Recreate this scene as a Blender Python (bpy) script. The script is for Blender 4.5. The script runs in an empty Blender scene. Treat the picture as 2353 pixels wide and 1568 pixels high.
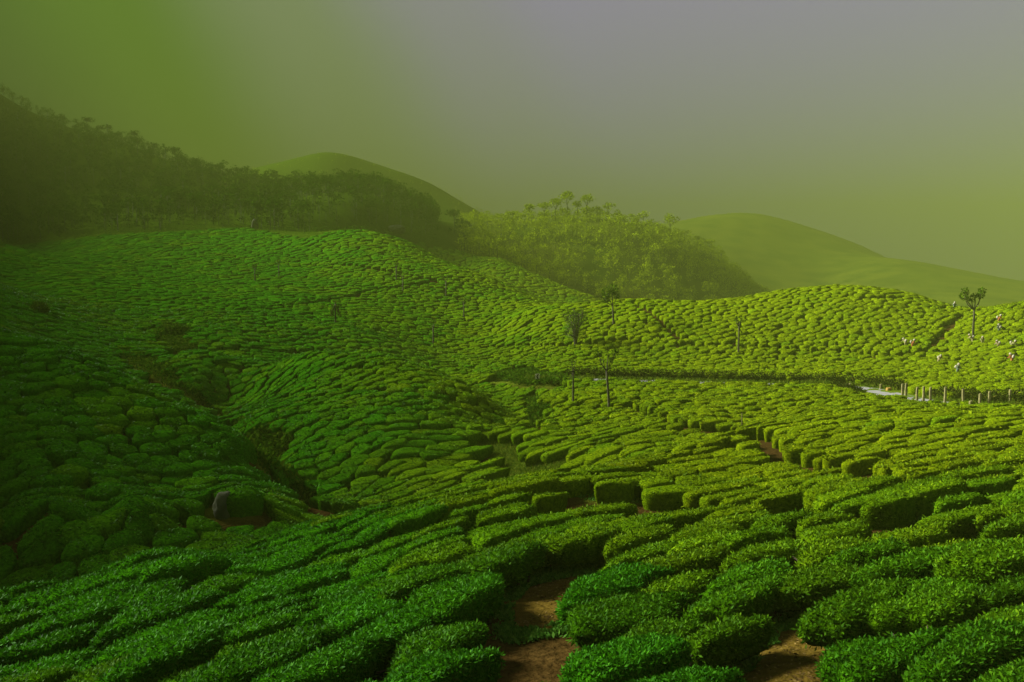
import bpy, bmesh, math, random
import numpy as np
from mathutils import Vector, Matrix, kdtree
random.seed(7); rng = np.random.default_rng(11)
scene = bpy.context.scene
COL = scene.collection
R = math.radians
# ---- camera -------------------------------------------------------------
cam_data = bpy.data.cameras.new('camera'); cam = bpy.data.objects.new('camera', cam_data); COL.objects.link(cam)
cam_data.sensor_width = 36.0; cam_data.lens = 36.0 * 1847.0 / 2353.0
cam_data.clip_start = 0.1; cam_data.clip_end = 6000.0
cam.location = (0, 0, 0); cam.rotation_euler = (R(90) - math.atan(125.0 / 1847.0), 0, 0)
scene.camera = cam
# ---- sky: thin hazy daylight under a lid of hill cloud, greener and darker towards the wooded mountain on the left ----
SUN_EL, SUN_AZ = 28.0, -68.0            # azimuth from straight ahead (+Y), negative = left
world = bpy.data.worlds.new('World'); scene.world = world; world.use_nodes = True
nt = world.node_tree; nt.nodes.clear()
def wn(t, **k):
    n = nt.nodes.new(t)
    for a, b in k.items(): setattr(n, a, b)
    return n
w_out = wn('ShaderNodeOutputWorld'); w_bg = wn('ShaderNodeBackground'); nt.links.new(w_bg.outputs[0], w_out.inputs[0])
w_bg.inputs[1].default_value = 0.10
sky = wn('ShaderNodeTexSky', sky_type='NISHITA', sun_disc=False, sun_elevation=R(SUN_EL), sun_rotation=R(SUN_AZ), air_density=1.5, dust_density=4.0)
tc = wn('ShaderNodeTexCoord'); sx = wn('ShaderNodeSeparateXYZ'); nt.links.new(tc.outputs['Generated'], sx.inputs[0])
def wmath(op, a, b=None, clamp=False):
    n = wn('ShaderNodeMath', operation=op); n.use_clamp = clamp
    for i, v in enumerate((a, b)):
        if v is None: continue
        if isinstance(v, (int, float)): n.inputs[i].default_value = v
        else: nt.links.new(v, n.inputs[i])
    return n.outputs[0]
nz = wn('ShaderNodeTexNoise'); nz.inputs['Scale'].default_value = 1.6; nz.inputs['Detail'].default_value = 3; nt.links.new(tc.outputs['Generated'], nz.inputs['Vector'])
side = wmath('ADD', wmath('ADD', sx.outputs[0], wmath('MULTIPLY', sx.outputs[2], .45)), wmath('MULTIPLY', wmath('SUBTRACT', nz.outputs[0], .5), .16))
ramp = wn('ShaderNodeValToRGB'); cr = ramp.color_ramp; cr.interpolation = 'EASE'
nt.links.new(wmath('ADD', wmath('MULTIPLY', side, .5), .5), ramp.inputs[0])
SKY = [(0.16, (.000, .006, .000)), (0.27, (.000, .065, .000)), (0.36, (.080, .215, .004)), (0.45, (.240, .300, .170)), (0.54, (.340, .305, .420)), (0.62, (.365, .295, .540)), (0.85, (.360, .280, .590))]
while len(cr.elements) < len(SKY): cr.elements.new(0.5)
for e, (p, c) in zip(cr.elements, SKY): e.position = p; e.color = (*c, 1)
cloud = wn('ShaderNodeVectorMath', operation='SCALE'); nt.links.new(ramp.outputs[0], cloud.inputs[0]); cloud.inputs['Scale'].default_value = 1.42
mixs = wn('ShaderNodeMix', data_type='RGBA'); mixs.inputs[0].default_value = 0.995
nt.links.new(sky.outputs[0], mixs.inputs[6]); nt.links.new(cloud.outputs[0], mixs.inputs[7]); nt.links.new(mixs.outputs[2], w_bg.inputs[0])
# ---- sun through thin cloud ----
sd = bpy.data.lights.new('sun', 'SUN'); sun = bpy.data.objects.new('sun', sd); COL.objects.link(sun)
sd.energy = 4.9; sd.angle = R(22); sd.color = (1.0, .95, .84)
sv = Vector((math.sin(R(SUN_AZ)) * math.cos(R(SUN_EL)), math.cos(R(SUN_AZ)) * math.cos(R(SUN_EL)), math.sin(R(SUN_EL))))
sun.rotation_euler = sv.to_track_quat('Z', 'Y').to_euler(); sun.location = (-200, 100, 300)
# ---- exposure ----
vs = scene.view_settings; vs.view_transform = 'Standard'; vs.look = 'None'; vs.exposure = 2.86; vs.gamma = 1.0; vs.use_curve_mapping = False
scene.cycles.max_bounces = 6; scene.cycles.diffuse_bounces = 2; scene.cycles.glossy_bounces = 1; scene.cycles.volume_bounces = 0; scene.cycles.transparent_max_bounces = 8
scene.cycles.use_denoising = True

# ==== TERRAIN (pure numpy) ====
F, CX, CY, HZ = 1847.0, 1176.5, 784.0, 659.0       # photo measured at 2353 x 1568
PITCH = math.atan((CY - HZ) / F)
CP, SP = math.cos(PITCH), math.sin(PITCH)
def ray(px, py):
    x, y = (px - CX) / F, (CY - py) / F
    return x, CP + y * SP, -SP + y * CP
def at(px, py, Y):
    x, y, z = ray(px, py); s = Y / y
    return (x * s, Y, z * s)
def project(P):
    P = np.asarray(P, float)
    f = P[..., 1] * CP - P[..., 2] * SP; u = P[..., 1] * SP + P[..., 2] * CP
    f = np.maximum(f, 0.05)
    return CX + F * P[..., 0] / f, CY - F * u / f
# control points: px, py, depth in metres, canopy height above ground there
CPTS = [
 # foreground slope
 (0,1568,6.6,.85),(400,1568,6.0,.85),(800,1568,5.6,.85),(1176,1568,5.3,.85),(1600,1568,5.2,.85),(1800,1568,6.6,0),(2050,1568,5.2,.85),(2353,1568,4.9,.85),
 (0,1450,9.0,.85),(400,1400,9.6,.85),(800,1400,8.6,.85),(1250,1400,10.4,0),(1650,1400,8.0,.85),(2000,1400,7.2,.85),(2300,1400,6.9,.85),(1830,1470,8.3,0),
 (0,1345,12.5,.85),(300,1270,15.5,.85),(750,1176,23,.85),(600,1290,14,.85),(1000,1290,12,.85),(1300,1250,12.5,.85),(1700,1230,12.6,.85),(2050,1240,11.5,.85),(2300,1230,11.5,.85),
 (1050,1120,29,.85),(1180,1100,31,.85),(1300,1080,35,.85),(1320,1120,27,0),(1500,1130,22,.85),(1500,1034,38,.85),(1700,985,46,.85),(1700,1080,27,.85),(1950,1080,23,.85),(2250,1080,20,.85),
 (1950,1000,36,.85),(2250,1000,32,.85),(2353,950,42,.85),(2150,945,46,.85),(1850,945,54,.85),(1960,912,66,.85),(2100,928,60,.85),(2300,938,52,.85),
 # road shelf
 (2045,918,74,0),(2170,930,68,0),(2330,934,64,0),(1900,893,84,0),(1700,888,88,0),(1500,884,89,0),(1350,880,91,0),(1235,877,93,0),(2250,925,69,0),
 # field behind the road
 (2330,868,73.5,.9),(2150,872,75,.9),(2000,858,87,.9),(1800,862,93,.9),(1600,855,95,.9),(1450,850,97,.9),
 (1900,800,107,.9),(2100,800,104,.9),(2300,790,98,.9),(1700,790,112,.9),(1500,800,114,.9),(1300,800,116,.9),
 (2353,692,113,.9),(2230,706,124,.9),(2100,672,138,.9),(1930,652,143,.9),(1800,664,147,.9),(1640,692,151,.9),(1450,684,149,.9),(1330,700,144,.9),(1230,712,142,.9),
 (1500,740,124,.9),(1800,720,124,.9),(2050,730,117,.9),
 # dark scrub and ridge behind the mound
 (1150,850,104,.5),(1250,850,102,.5),(1020,806,122,.9),(1130,760,140,.9),(1180,880,95,0),
 # spur under the road
 (1400,890,80,.85),(1600,893,79,.85),(1800,903,72,.85),(1400,950,66,.85),(1600,950,61,.85),(1500,1000,53,.85),(1300,985,60,.85),(1350,1030,49,.85),(1200,1025,54,.85),
 (1230,930,76,.3),(1210,965,68,.2),
 # valley grass
 (1135,1008,60,0),(1165,1040,56,0),(1170,1065,53.5,0),(1270,1055,53,0),(1100,1105,49,0),(740,1172,41,0),(640,1105,47,0),(590,990,60,0),(590,1050,51,0),(330,845,86,0),(430,770,108,0),(510,930,79,.5),
 # mound
 (480,800,88,.9),(700,803,84,.9),(900,812,82,.9),(1010,850,78,.9),(1110,900,72,.9),(1200,965,62,.9),(1140,1000,58,.9),(800,880,69,.9),(1000,940,62,.9),(700,950,60,.9),(470,870,80,.9),
 (900,1010,53,.9),(680,1040,52.5,.9),(1080,1065,51.5,.9),(900,1080,49,.9),(850,1140,44.5,.9),(720,1110,47.5,.9),
 # left slope
 (0,745,53,.9),(150,790,51,.9),(300,860,49,.9),(430,930,46,.9),(545,1000,44,.9),(575,1060,42,.9),(690,1130,39.5,.9),(250,950,41.5,.9),(0,850,44,.9),(100,1000,36.5,.9),(0,1130,31,.9),(300,1080,36,.9),(450,1110,36,.9),(0,1165,29,.9),(250,1165,30,.9),
 (300,1180,29.6,0),(560,1165,33,0),(100,1190,28.6,0),(100,1290,26.0,.85),(350,1240,28,.85),(550,1195,31.5,.85),(0,1330,25.0,.85),
 # behind the left slope
 (0,715,92,.9),(100,712,100,.9),(250,745,104,.9),(150,650,140,.9),(0,650,140,.9),(100,585,185,.9),(330,700,128,.5),(350,640,165,.7),(500,770,104,.9),(600,720,122,.9),(560,560,230,.5),(300,560,228,.5),
 # middle hill
 (840,532,250,.9),(700,600,200,.9),(700,680,148,.9),(900,640,178,.9),(950,560,240,.9),(1000,760,134,.9),(850,770,116,.9),(1100,625,200,.9),(1170,670,182,.9),(1000,590,222,.9),(1100,690,170,.9),
 (1050,580,300,.9),(1150,590,296,.9),(1260,640,280,.9),(1370,680,262,.9),(1250,690,240,.9),
 # forest slope at left and ridges behind (ground, trees added on top)
 (560,525,262,0),(0,570,250,0),(250,535,262,0),(820,510,290,0),(980,530,310,0),
 (-250,60,460,0),(0,215,450,0),(300,335,440,0),(600,428,420,0),(820,455,380,0),(960,485,370,0),
 (0,400,340,0),(300,450,330,0),(600,475,340,0),
 (750,352,620,0),(640,375,620,0),(900,388,620,0),(1000,428,620,0),(1070,468,620,0),
 (1150,508,430,0),(1270,512,420,0),(1350,502,420,0),(1450,518,420,0),(1540,556,420,0),(1650,590,430,0),(1720,660,440,0),(1200,620,350,0),(1400,620,350,0),(1550,640,350,0),
 (1600,500,980,0),(1740,492,980,0),(1850,520,980,0),(1950,556,980,0),(2050,600,980,0),
 (2060,600,720,0),(2200,620,720,0),(2353,648,720,0),(1900,640,700,0),(1800,690,600,0),(2600,690,720,0),
]
# hidden ground given straight as px, depth, height below the eye
HPTS = [(340,62,-10.5),(420,60,-11.8),(480,58,-12.6),(540,54,-12.8),(600,52,-12.8),(660,46,-12.6),(1110,88,-12.2),(1160,82,-12.8),(1190,75,-13.0),(1215,69,-12.8),(1180,64,-12.6),
 (-200,20,-8.6),(200,20,-8.8),(500,27,-9.6),(100,22,-9.6),(300,25,-9.8),(900,36,-11.2),(1100,41,-11.5),(1350,44,-11.2),(1600,52,-11.0),(1750,62,-10.8),(680,33,-10.6),
 (0,66,-7.4),(200,66,-9.2),(100,78,-7.5),(1150,76,-12),(480,96,-9.2),(700,92,-10.4),(900,91,-11.0),(1000,88,-11.4),
 (2200,80,-10),(1930,185,-12),(1640,190,-14),(2230,165,-14),(2353,150,-12),(1450,190,-12),
 (840,280,8),(1000,270,2),(1150,340,2),(1350,310,-12),(1800,400,-15),(2200,400,-20),(1600,330,-14),
 (300,520,70),(0,560,100),(600,500,44),(820,470,34),(1000,470,30),(750,800,70),(1000,800,40),(1300,560,24),(1500,560,16),(1650,560,0),(1740,1300,20),(2050,1300,0),(2200,950,-20),(2353,950,-30),
 (0,900,100),(600,1300,70),(1400,1300,50)]
SIDE = []   # outside the frame: tan azimuth, depth, tan elevation
SIDE += [(-.85,5,-.90),(-.85,9,-.52),(-.85,14,-.46),(-.85,22,-.36),(-.85,30,-.18),(-.85,45,.04),(-.85,66,.15),(-.85,95,.18),(-.85,140,.19),(-.85,200,.23),(-.85,280,.28),(-.85,450,.29),(-.85,700,.18),(-.85,1300,.09)]
SIDE += [(-1.2,5,-.90),(-1.2,9,-.50),(-1.2,14,-.25),(-1.2,22,.08),(-1.2,30,.30),(-1.2,45,.50),(-1.2,66,.57),(-1.2,95,.56),(-1.2,140,.55),(-1.2,200,.52),(-1.2,280,.44),(-1.2,450,.29),(-1.2,700,.18),(-1.2,1300,.09)]  # unseen left hill raised steeply to block the sun from the left slopes
for uu in (.85, 1.2):
    SIDE += [(uu,5,-.84),(uu,9,-.52),(uu,14,-.35),(uu,22,-.26),(uu,32,-.2),(uu,45,-.17),(uu,64,-.155),(uu,80,-.12),(uu,100,-.06),(uu,130,-.01),(uu,190,-.06),(uu,400,-.06),(uu,720,-.03),(uu,1300,-.04)]
for uu in (-1.2,-.6,-.2,.2,.6,1.2):
    SIDE += [(uu,3.0,-1.35)]
    SIDE += [(uu,2200,.04 if uu < 0 else -.01)]
_fg = CPTS.index((2045,918,74,0))
CPTS = [(px, py, Y * (1.08 + .27 * min(1, max(0, (py - 1000) / 568))) if k < _fg and py > 985 else Y, h) for k, (px, py, Y, h) in enumerate(CPTS)]
_p = []
for (px, py, Y, h) in CPTS:
    x, y, z = at(px, py, Y); _p.append((x / Y, math.log(Y), (z - h) / Y))
for (px, Y, z) in HPTS: _p.append(((px - CX) / F, math.log(Y), z / Y))
for (u, Y, e) in SIDE: _p.append((u, math.log(Y), e))
_p = np.array(_p); TS = 1.5
_C = np.stack([_p[:, 0] * TS, _p[:, 1]], 1)
def _k(r2): return np.where(r2 > 1e-12, r2 * np.log(np.maximum(r2, 1e-12)), 0.0)
_n = len(_C)
_A = np.zeros((_n + 3, _n + 3))
_A[:_n, :_n] = _k(((_C[:, None] - _C[None]) ** 2).sum(-1)) + np.eye(_n) * 0.001
_A[:_n, _n] = 1; _A[:_n, _n + 1:] = _C; _A[_n, :_n] = 1; _A[_n + 1:, :_n] = _C.T
_W = np.linalg.solve(_A, np.concatenate([_p[:, 2], np.zeros(3)]))
def _tps(u, w):
    sh = u.shape; Q = np.stack([u.ravel() * TS, w.ravel()], 1); out = np.empty(len(Q))
    for i in range(0, len(Q), 20000):
        q = Q[i:i + 20000]
        r2 = (q ** 2).sum(1)[:, None] + (_C ** 2).sum(1)[None] - 2 * q @ _C.T
        out[i:i + 20000] = _k(r2) @ _W[:_n] + _W[_n] + q @ _W[_n + 1:]
    return out.reshape(sh)
# the spline is sampled once on a table and read bilinearly
_U = np.linspace(-1.25, 1.25, 400); _V = np.linspace(math.log(3.0), math.log(2200.0), 520)
_T = _tps(*np.meshgrid(_U, _V, indexing='ij'))
def ground(x, y):
    x = np.asarray(x, float); y = np.asarray(y, float)
    yy = np.clip(y, 3.0, 2199.0)
    u = np.clip(x / yy, -1.249, 1.249); w = np.log(yy)
    a = (u + 1.25) / 2.5 * 399; b = (w - _V[0]) / (_V[-1] - _V[0]) * 519
    i = np.clip(a.astype(int), 0, 398); j = np.clip(b.astype(int), 0, 518); a = a - i; b = b - j
    e = _T[i, j] * (1 - a) * (1 - b) + _T[i + 1, j] * a * (1 - b) + _T[i, j + 1] * (1 - a) * b + _T[i + 1, j + 1] * a * b
    return e * yy
# ==== END TERRAIN ====

# road centre line: photo column and depth, on the shelf cut into the hillside
ROAD_PX = [(2700,57),(2500,60),(2330,62.5),(2200,66),(2100,70.5),(2045,75.5),(1985,82),(1900,86.5),(1700,89.5),(1500,91),(1350,92.5),(1235,95.5),(1190,98)]
_rx = np.array([((px - CX) / F * Y, Y) for px, Y in ROAD_PX])
def smooth_line(P, n):
    P = np.asarray(P, float); s = np.concatenate([[0], np.cumsum(np.linalg.norm(np.diff(P, axis=0), axis=1))])
    t = np.linspace(0, s[-1], n); Q = np.stack([np.interp(t, s, P[:, k]) for k in range(P.shape[1])], 1)
    for _ in range(6): Q[1:-1] = Q[1:-1] * .5 + (Q[:-2] + Q[2:]) * .25
    return Q
ROAD = smooth_line(_rx, 70)
ROADZ = ground(ROAD[:, 0], ROAD[:, 1])
for _ in range(30): ROADZ[1:-1] = ROADZ[1:-1] * .5 + (ROADZ[:-2] + ROADZ[2:]) * .25
def road_dist(x, y):
    x = np.asarray(x, float).ravel(); y = np.asarray(y, float).ravel()
    best = np.full(len(x), 1e9); bz = np.zeros(len(x))
    m = np.where((y > 40) & (y < 130))[0]
    if len(m):
        d = np.hypot(x[m][:, None] - ROAD[None, :, 0], y[m][:, None] - ROAD[None, :, 1]); k = d.argmin(1)
        best[m] = d[np.arange(len(m)), k]; bz[m] = ROADZ[k]
    return best, bz
def land(x, y):
    sh = np.shape(x); g = ground(x, y).ravel(); d, bz = road_dist(np.broadcast_to(x, sh), np.broadcast_to(y, sh))
    t = np.clip((d - 3.0) / 3.5, 0, 1); t = t * t * (3 - 2 * t)
    return (g * t + bz * (1 - t)).reshape(sh) if sh else float((g * t + bz * (1 - t))[0])
_MY = np.exp(np.linspace(math.log(3.2), math.log(700), 2600))
def hit(px, py, h=0.0, ymin=0.0):
    """first point of the ground (raised by h) under a photo pixel"""
    x, y, z = ray(px, py); d = z / y * _MY - (ground(x / y * _MY, _MY) + h)
    k = np.where((d < 0) & (_MY > ymin))[0]
    Y = _MY[k[0]] if len(k) else 600.0
    return (x / y * Y, Y, z / y * Y)
def inside(px, py, poly):
    px = np.asarray(px); py = np.asarray(py); c = np.zeros(px.shape, bool); n = len(poly)
    for i in range(n):
        x1, y1 = poly[i]; x2, y2 = poly[i - 1]
        if y1 == y2: continue
        c ^= ((y1 > py) != (y2 > py)) & (px < (x2 - x1) * (py - y1) / (y2 - y1) + x1)
    return c
def vnoise(P, s, seed=0):
    """cheap smooth value noise, -1..1"""
    P = np.asarray(P, float) / s; i = np.floor(P).astype(np.int64); f = P - i; f = f * f * (3 - 2 * f); out = 0
    D = P.shape[-1]
    for c in range(2 ** D):
        w = 1.0; h = np.full(P.shape[:-1], seed * 7919 + 13, np.int64)
        for k in range(D):
            b = (c >> k) & 1; w = w * (f[..., k] if b else 1 - f[..., k]); h = (h * 1000003) ^ ((i[..., k] + b) * (374761393 + 668265263 * k)); h &= 0x7fffffff
        h = (h ^ (h >> 13)) * 1274126177 & 0x7fffffff
        out = out + w * ((h & 0xffff) / 32767.5 - 1)
    return out

# ---- helpers: materials and objects ---------------------------------------
def mat(name, build):
    m = bpy.data.materials.new(name); m.use_nodes = True; t = m.node_tree; t.nodes.clear()
    o = t.nodes.new('ShaderNodeOutputMaterial'); build(t, o); return m
def N(t, kind, **k):
    n = t.nodes.new(kind)
    for a, b in k.items():
        if a.startswith('i_'): n.inputs[a[2:].replace('_', ' ')].default_value = b
        else: setattr(n, a, b)
    return n
def L(t, a, b): t.links.new(a, b)
def ramp_node(t, fac, stops):
    r = N(t, 'ShaderNodeValToRGB'); e = r.color_ramp.elements
    while len(e) < len(stops): e.new(.5)
    for q, (p, c) in zip(e, stops): q.position = p; q.color = (*c, 1)
    L(t, fac, r.inputs[0]); return r.outputs[0]
def mixc(t, f, a, b, mode='MIX'):
    m = N(t, 'ShaderNodeMix', data_type='RGBA', blend_type=mode)
    for i, v in ((0, f), (6, a), (7, b)):
        if isinstance(v, (int, float)): m.inputs[i].default_value = v
        elif isinstance(v, tuple): m.inputs[i].default_value = (*v, 1)
        else: L(t, v, m.inputs[i])
    return m.outputs[2]
def noise(t, scale, detail=4, coord='Object'):
    c = N(t, 'ShaderNodeTexCoord'); n = N(t, 'ShaderNodeTexNoise'); n.inputs['Scale'].default_value = scale; n.inputs['Detail'].default_value = detail
    L(t, c.outputs[coord], n.inputs['Vector']); return n.outputs['Fac']
def bump(t, h, d, s=1.0):
    b = N(t, 'ShaderNodeBump'); b.inputs['Distance'].default_value = d; b.inputs['Strength'].default_value = s; L(t, h, b.inputs['Height']); return b.outputs[0]
def simple(name, col, rough=.8, col2=None, scale=6.0, bd=0.0):
    def f(t, o):
        p = N(t, 'ShaderNodeBsdfPrincipled'); p.inputs['Roughness'].default_value = rough; p.inputs['Specular IOR Level'].default_value = .2
        n = noise(t, scale)
        L(t, ramp_node(t, n, [(.3, col), (.7, col2 or tuple(c * .6 for c in col))]), p.inputs['Base Color'])
        if bd: L(t, bump(t, n, bd), p.inputs['Normal'])
        L(t, p.outputs[0], o.inputs[0])
    return mat(name, f)
def leafy(name, stops, trans=.25, tint=True, rough=.6, spec=.02):
    """leaf faces: colour differs from leaf to leaf and from plant to plant"""
    def f(t, o):
        g = N(t, 'ShaderNodeNewGeometry'); c = ramp_node(t, g.outputs['Random Per Island'], stops)
        if tint:
            a = N(t, 'ShaderNodeAttribute'); a.attribute_name = 'tint'; c = mixc(t, 1.0, c, a.outputs['Color'], 'MULTIPLY')
        p = N(t, 'ShaderNodeBsdfPrincipled'); p.inputs['Roughness'].default_value = rough; p.inputs['Specular IOR Level'].default_value = spec; L(t, c, p.inputs['Base Color'])
        tr = N(t, 'ShaderNodeBsdfTranslucent'); L(t, c, tr.inputs[0]); mx = N(t, 'ShaderNodeMixShader'); mx.inputs[0].default_value = trans
        L(t, p.outputs[0], mx.inputs[1]); L(t, tr.outputs[0], mx.inputs[2]); L(t, mx.outputs[0], o.inputs[0])
    return mat(name, f)
M = {}
M['leaf'] = leafy('tea_leaf', [(0, (.016, .070, .001)), (.45, (.034, .135, .002)), (.8, (.052, .178, .002)), (1, (.074, .215, .003))])
M['shoot'] = leafy('tea_shoot', [(0, (.085, .170, .004)), (1, (.170, .250, .008))], trans=.35)
def _core(t, o):
    a = N(t, 'ShaderNodeAttribute'); a.attribute_name = 'tint'
    n = noise(t, 9.0, 5); c = ramp_node(t, n, [(.3, (.016, .062, .001)), (.5, (.034, .125, .002)), (.72, (.060, .185, .002))])
    c = mixc(t, 1.0, c, a.outputs['Color'], 'MULTIPLY')
    n2 = noise(t, 22.0, 3)
    p = N(t, 'ShaderNodeBsdfPrincipled'); p.inputs['Roughness'].default_value = .9; p.inputs['Specular IOR Level'].default_value = 0.0
    L(t, c, p.inputs['Base Color']); L(t, bump(t, n2, .12), p.inputs['Normal']); L(t, p.outputs[0], o.inputs[0])
M['core'] = mat('tea_canopy', _core)
M['stem'] = simple('tea_stem', (.028, .020, .010), .9, (.014, .010, .005), 14, .01)
M['bark'] = simple('bark', (.045, .042, .022), .9, (.022, .020, .010), 3, .03)
M['tree_leaf'] = leafy('tree_leaf', spec=0.0, stops=[(0, (.020, .045, .002)), (.6, (.038, .085, .003)), (1, (.070, .120, .004))], tint=False)
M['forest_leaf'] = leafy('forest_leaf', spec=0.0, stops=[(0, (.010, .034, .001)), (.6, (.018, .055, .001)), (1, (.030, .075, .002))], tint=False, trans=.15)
M['hedge'] = leafy('hedge_shade_leaf', spec=0.0, stops=[(0, (.010, .012, .003)), (.55, (.022, .034, .004)), (.85, (.035, .060, .004)), (1, (.090, .085, .012))], tint=False, trans=.1)  # shade of the hedge face is put into these dark leaf colours
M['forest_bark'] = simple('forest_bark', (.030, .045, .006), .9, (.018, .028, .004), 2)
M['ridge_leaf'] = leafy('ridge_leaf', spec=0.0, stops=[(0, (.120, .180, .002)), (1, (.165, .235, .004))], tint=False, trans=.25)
M['scrub_leaf'] = leafy('scrub_leaf', spec=0.0, stops=[(0, (.018, .058, .002)), (.6, (.036, .092, .003)), (1, (.062, .115, .004))], tint=False)
M['grass'] = leafy('grass_blade', [(0, (.040, .085, .003)), (.6, (.070, .125, .005)), (1, (.130, .150, .012))], tint=False, trans=.3)
M['herb'] = leafy('herb_leaf', [(0, (.022, .075, .006)), (.6, (.040, .120, .010)), (1, (.070, .160, .015))], tint=False, trans=.3)
M['litter'] = leafy('dead_leaf', spec=0.0, stops=[(0, (.030, .018, .006)), (.6, (.070, .045, .014)), (1, (.14, .10, .03))], tint=False, trans=.1)
M['asphalt'] = simple('asphalt', (.20, .21, .20), .8, (.15, .155, .15), 1.5)
M['stone_post'] = simple('weathered_stone', (.17, .155, .06), .9, (.08, .08, .028), 2.5, .01)
M['yellow_post'] = simple('ochre_paint', (.22, .14, .02), .8, (.14, .09, .015), 3)
M['wood'] = simple('grey_wood', (.07, .06, .025), .9, (.04, .03, .015), 5, .01)
M['rock'] = simple('lichen_rock', (.060, .074, .030), .95, (.018, .024, .009), 1.6, .12)
M['white_cloth'] = simple('white_cloth', (.30, .29, .21), .9, (.22, .21, .15), 4, .02)
M['skin'] = simple('brown_skin', (.16, .085, .04), .6)
M['sign_white'] = simple('sign_white', (.60, .58, .40), .5, (.55, .52, .36)); M['sign_black'] = simple('sign_black', (.015, .015, .012), .5)
for i, c in enumerate([(.20, .20, .07), (.30, .10, .03), (.10, .14, .10), (.30, .26, .12)]): M['dress%d' % i] = simple('worker_dress_%d' % i, c, .9)
def _ground(t, o):
    a = N(t, 'ShaderNodeAttribute'); a.attribute_name = 'cover'; s = N(t, 'ShaderNodeSeparateColor'); L(t, a.outputs['Color'], s.inputs[0])
    n1 = noise(t, .9, 6); n2 = noise(t, 7.0, 5); n3 = noise(t, 30.0, 3)
    litter = ramp_node(t, n2, [(.3, (.020, .012, .003)), (.7, (.044, .027, .007))])
    dirt = mixc(t, .5, ramp_node(t, n1, [(.3, (.046, .032, .004)), (.7, (.080, .055, .008))]), ramp_node(t, n2, [(.25, (.030, .021, .004)), (.75, (.080, .056, .009))]))
    dirt = mixc(t, ramp_node(t, n3, [(.60, (0, 0, 0)), (.72, (1, 1, 1))]), dirt, (.030, .020, .006))
    grass = mixc(t, .5, ramp_node(t, n1, [(.3, (.045, .080, .004)), (.7, (.095, .125, .008))]), ramp_node(t, n2, [(.25, (.030, .066, .003)), (.75, (.085, .125, .007))]))
    wood = ramp_node(t, n1, [(.3, (.016, .040, .002)), (.7, (.040, .078, .003))])
    c = mixc(t, s.outputs[1], litter, grass)
    f = N(t, 'ShaderNodeMath', operation='ADD'); f.use_clamp = True; nn = N(t, 'ShaderNodeMath', operation='MULTIPLY_ADD'); L(t, n2, nn.inputs[0]); nn.inputs[1].default_value = .9; nn.inputs[2].default_value = -.45
    mul = N(t, 'ShaderNodeMath', operation='MULTIPLY'); L(t, nn.outputs[0], mul.inputs[0]); L(t, s.outputs[0], mul.inputs[1]); L(t, mul.outputs[0], f.inputs[0]); L(t, s.outputs[0], f.inputs[1])
    c = mixc(t, f.outputs[0], c, dirt); c = mixc(t, s.outputs[2], c, wood); c = mixc(t, a.outputs['Alpha'], c, ramp_node(t, noise(t, .045, 8), [(.38, (.032, .060, .003)), (.5, (.052, .080, .005)), (.62, (.070, .096, .006))]))
    p = N(t, 'ShaderNodeBsdfPrincipled'); p.inputs['Roughness'].default_value = 1.0; p.inputs['Specular IOR Level'].default_value = 0.0
    L(t, c, p.inputs['Base Color']); L(t, bump(t, n2, .10), p.inputs['Normal']); L(t, p.outputs[0], o.inputs[0])
M['ground'] = mat('hill_ground', _ground)

def mesh_np(name, V, Fq, material, smooth=False, tint=None):
    """mesh from arrays; Fq is a list of index arrays of shape (n,3) or (n,4)"""
    me = bpy.data.meshes.new(name); V = np.ascontiguousarray(V, np.float32)
    me.vertices.add(len(V)); me.vertices.foreach_set('co', V.ravel())
    Fq = [np.asarray(f, np.int32) for f in Fq if len(f)]
    tot = np.concatenate([np.full(len(f), f.shape[1], np.int32) for f in Fq]); idx = np.concatenate([f.ravel() for f in Fq])
    me.loops.add(len(idx)); me.loops.foreach_set('vertex_index', idx)
    me.polygons.add(len(tot)); st = np.concatenate([[0], np.cumsum(tot)[:-1]]).astype(np.int32)
    me.polygons.foreach_set('loop_start', st)
    me.polygons.foreach_set('use_smooth', np.full(len(tot), smooth))
    me.update(calc_edges=True)
    if tint is not None:
        a = me.color_attributes.new('tint' if tint.shape[1] == 3 else 'cover', 'FLOAT_COLOR', 'POINT')
        c = np.ones((len(V), 4), np.float32); c[:, :tint.shape[1]] = tint; a.data.foreach_set('color', c.ravel())
    if material: me.materials.append(material)
    return me
def ob(name, me, parent=None, loc=None):
    o = bpy.data.objects.new(name, me); COL.objects.link(o)
    if parent: o.parent = parent
    if loc is not None: o.location = loc
    return o
def tag(o, label=None, cat=None, group=None, kind=None):
    for k, v in (('label', label), ('category', cat), ('group', group), ('kind', kind)):
        if v: o[k] = v
    return o
def empty(name, loc, rz=0.0, sc=1.0):
    o = bpy.data.objects.new(name, None); COL.objects.link(o); o.location = loc; o.rotation_euler = (0, 0, rz); o.scale = (sc,) * 3; o.empty_display_size = .2; return o
def dup(o, parent=None):
    c = o.copy(); COL.objects.link(c); c.parent = parent
    for ch in o.children: dup(ch, c)
    return c
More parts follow.
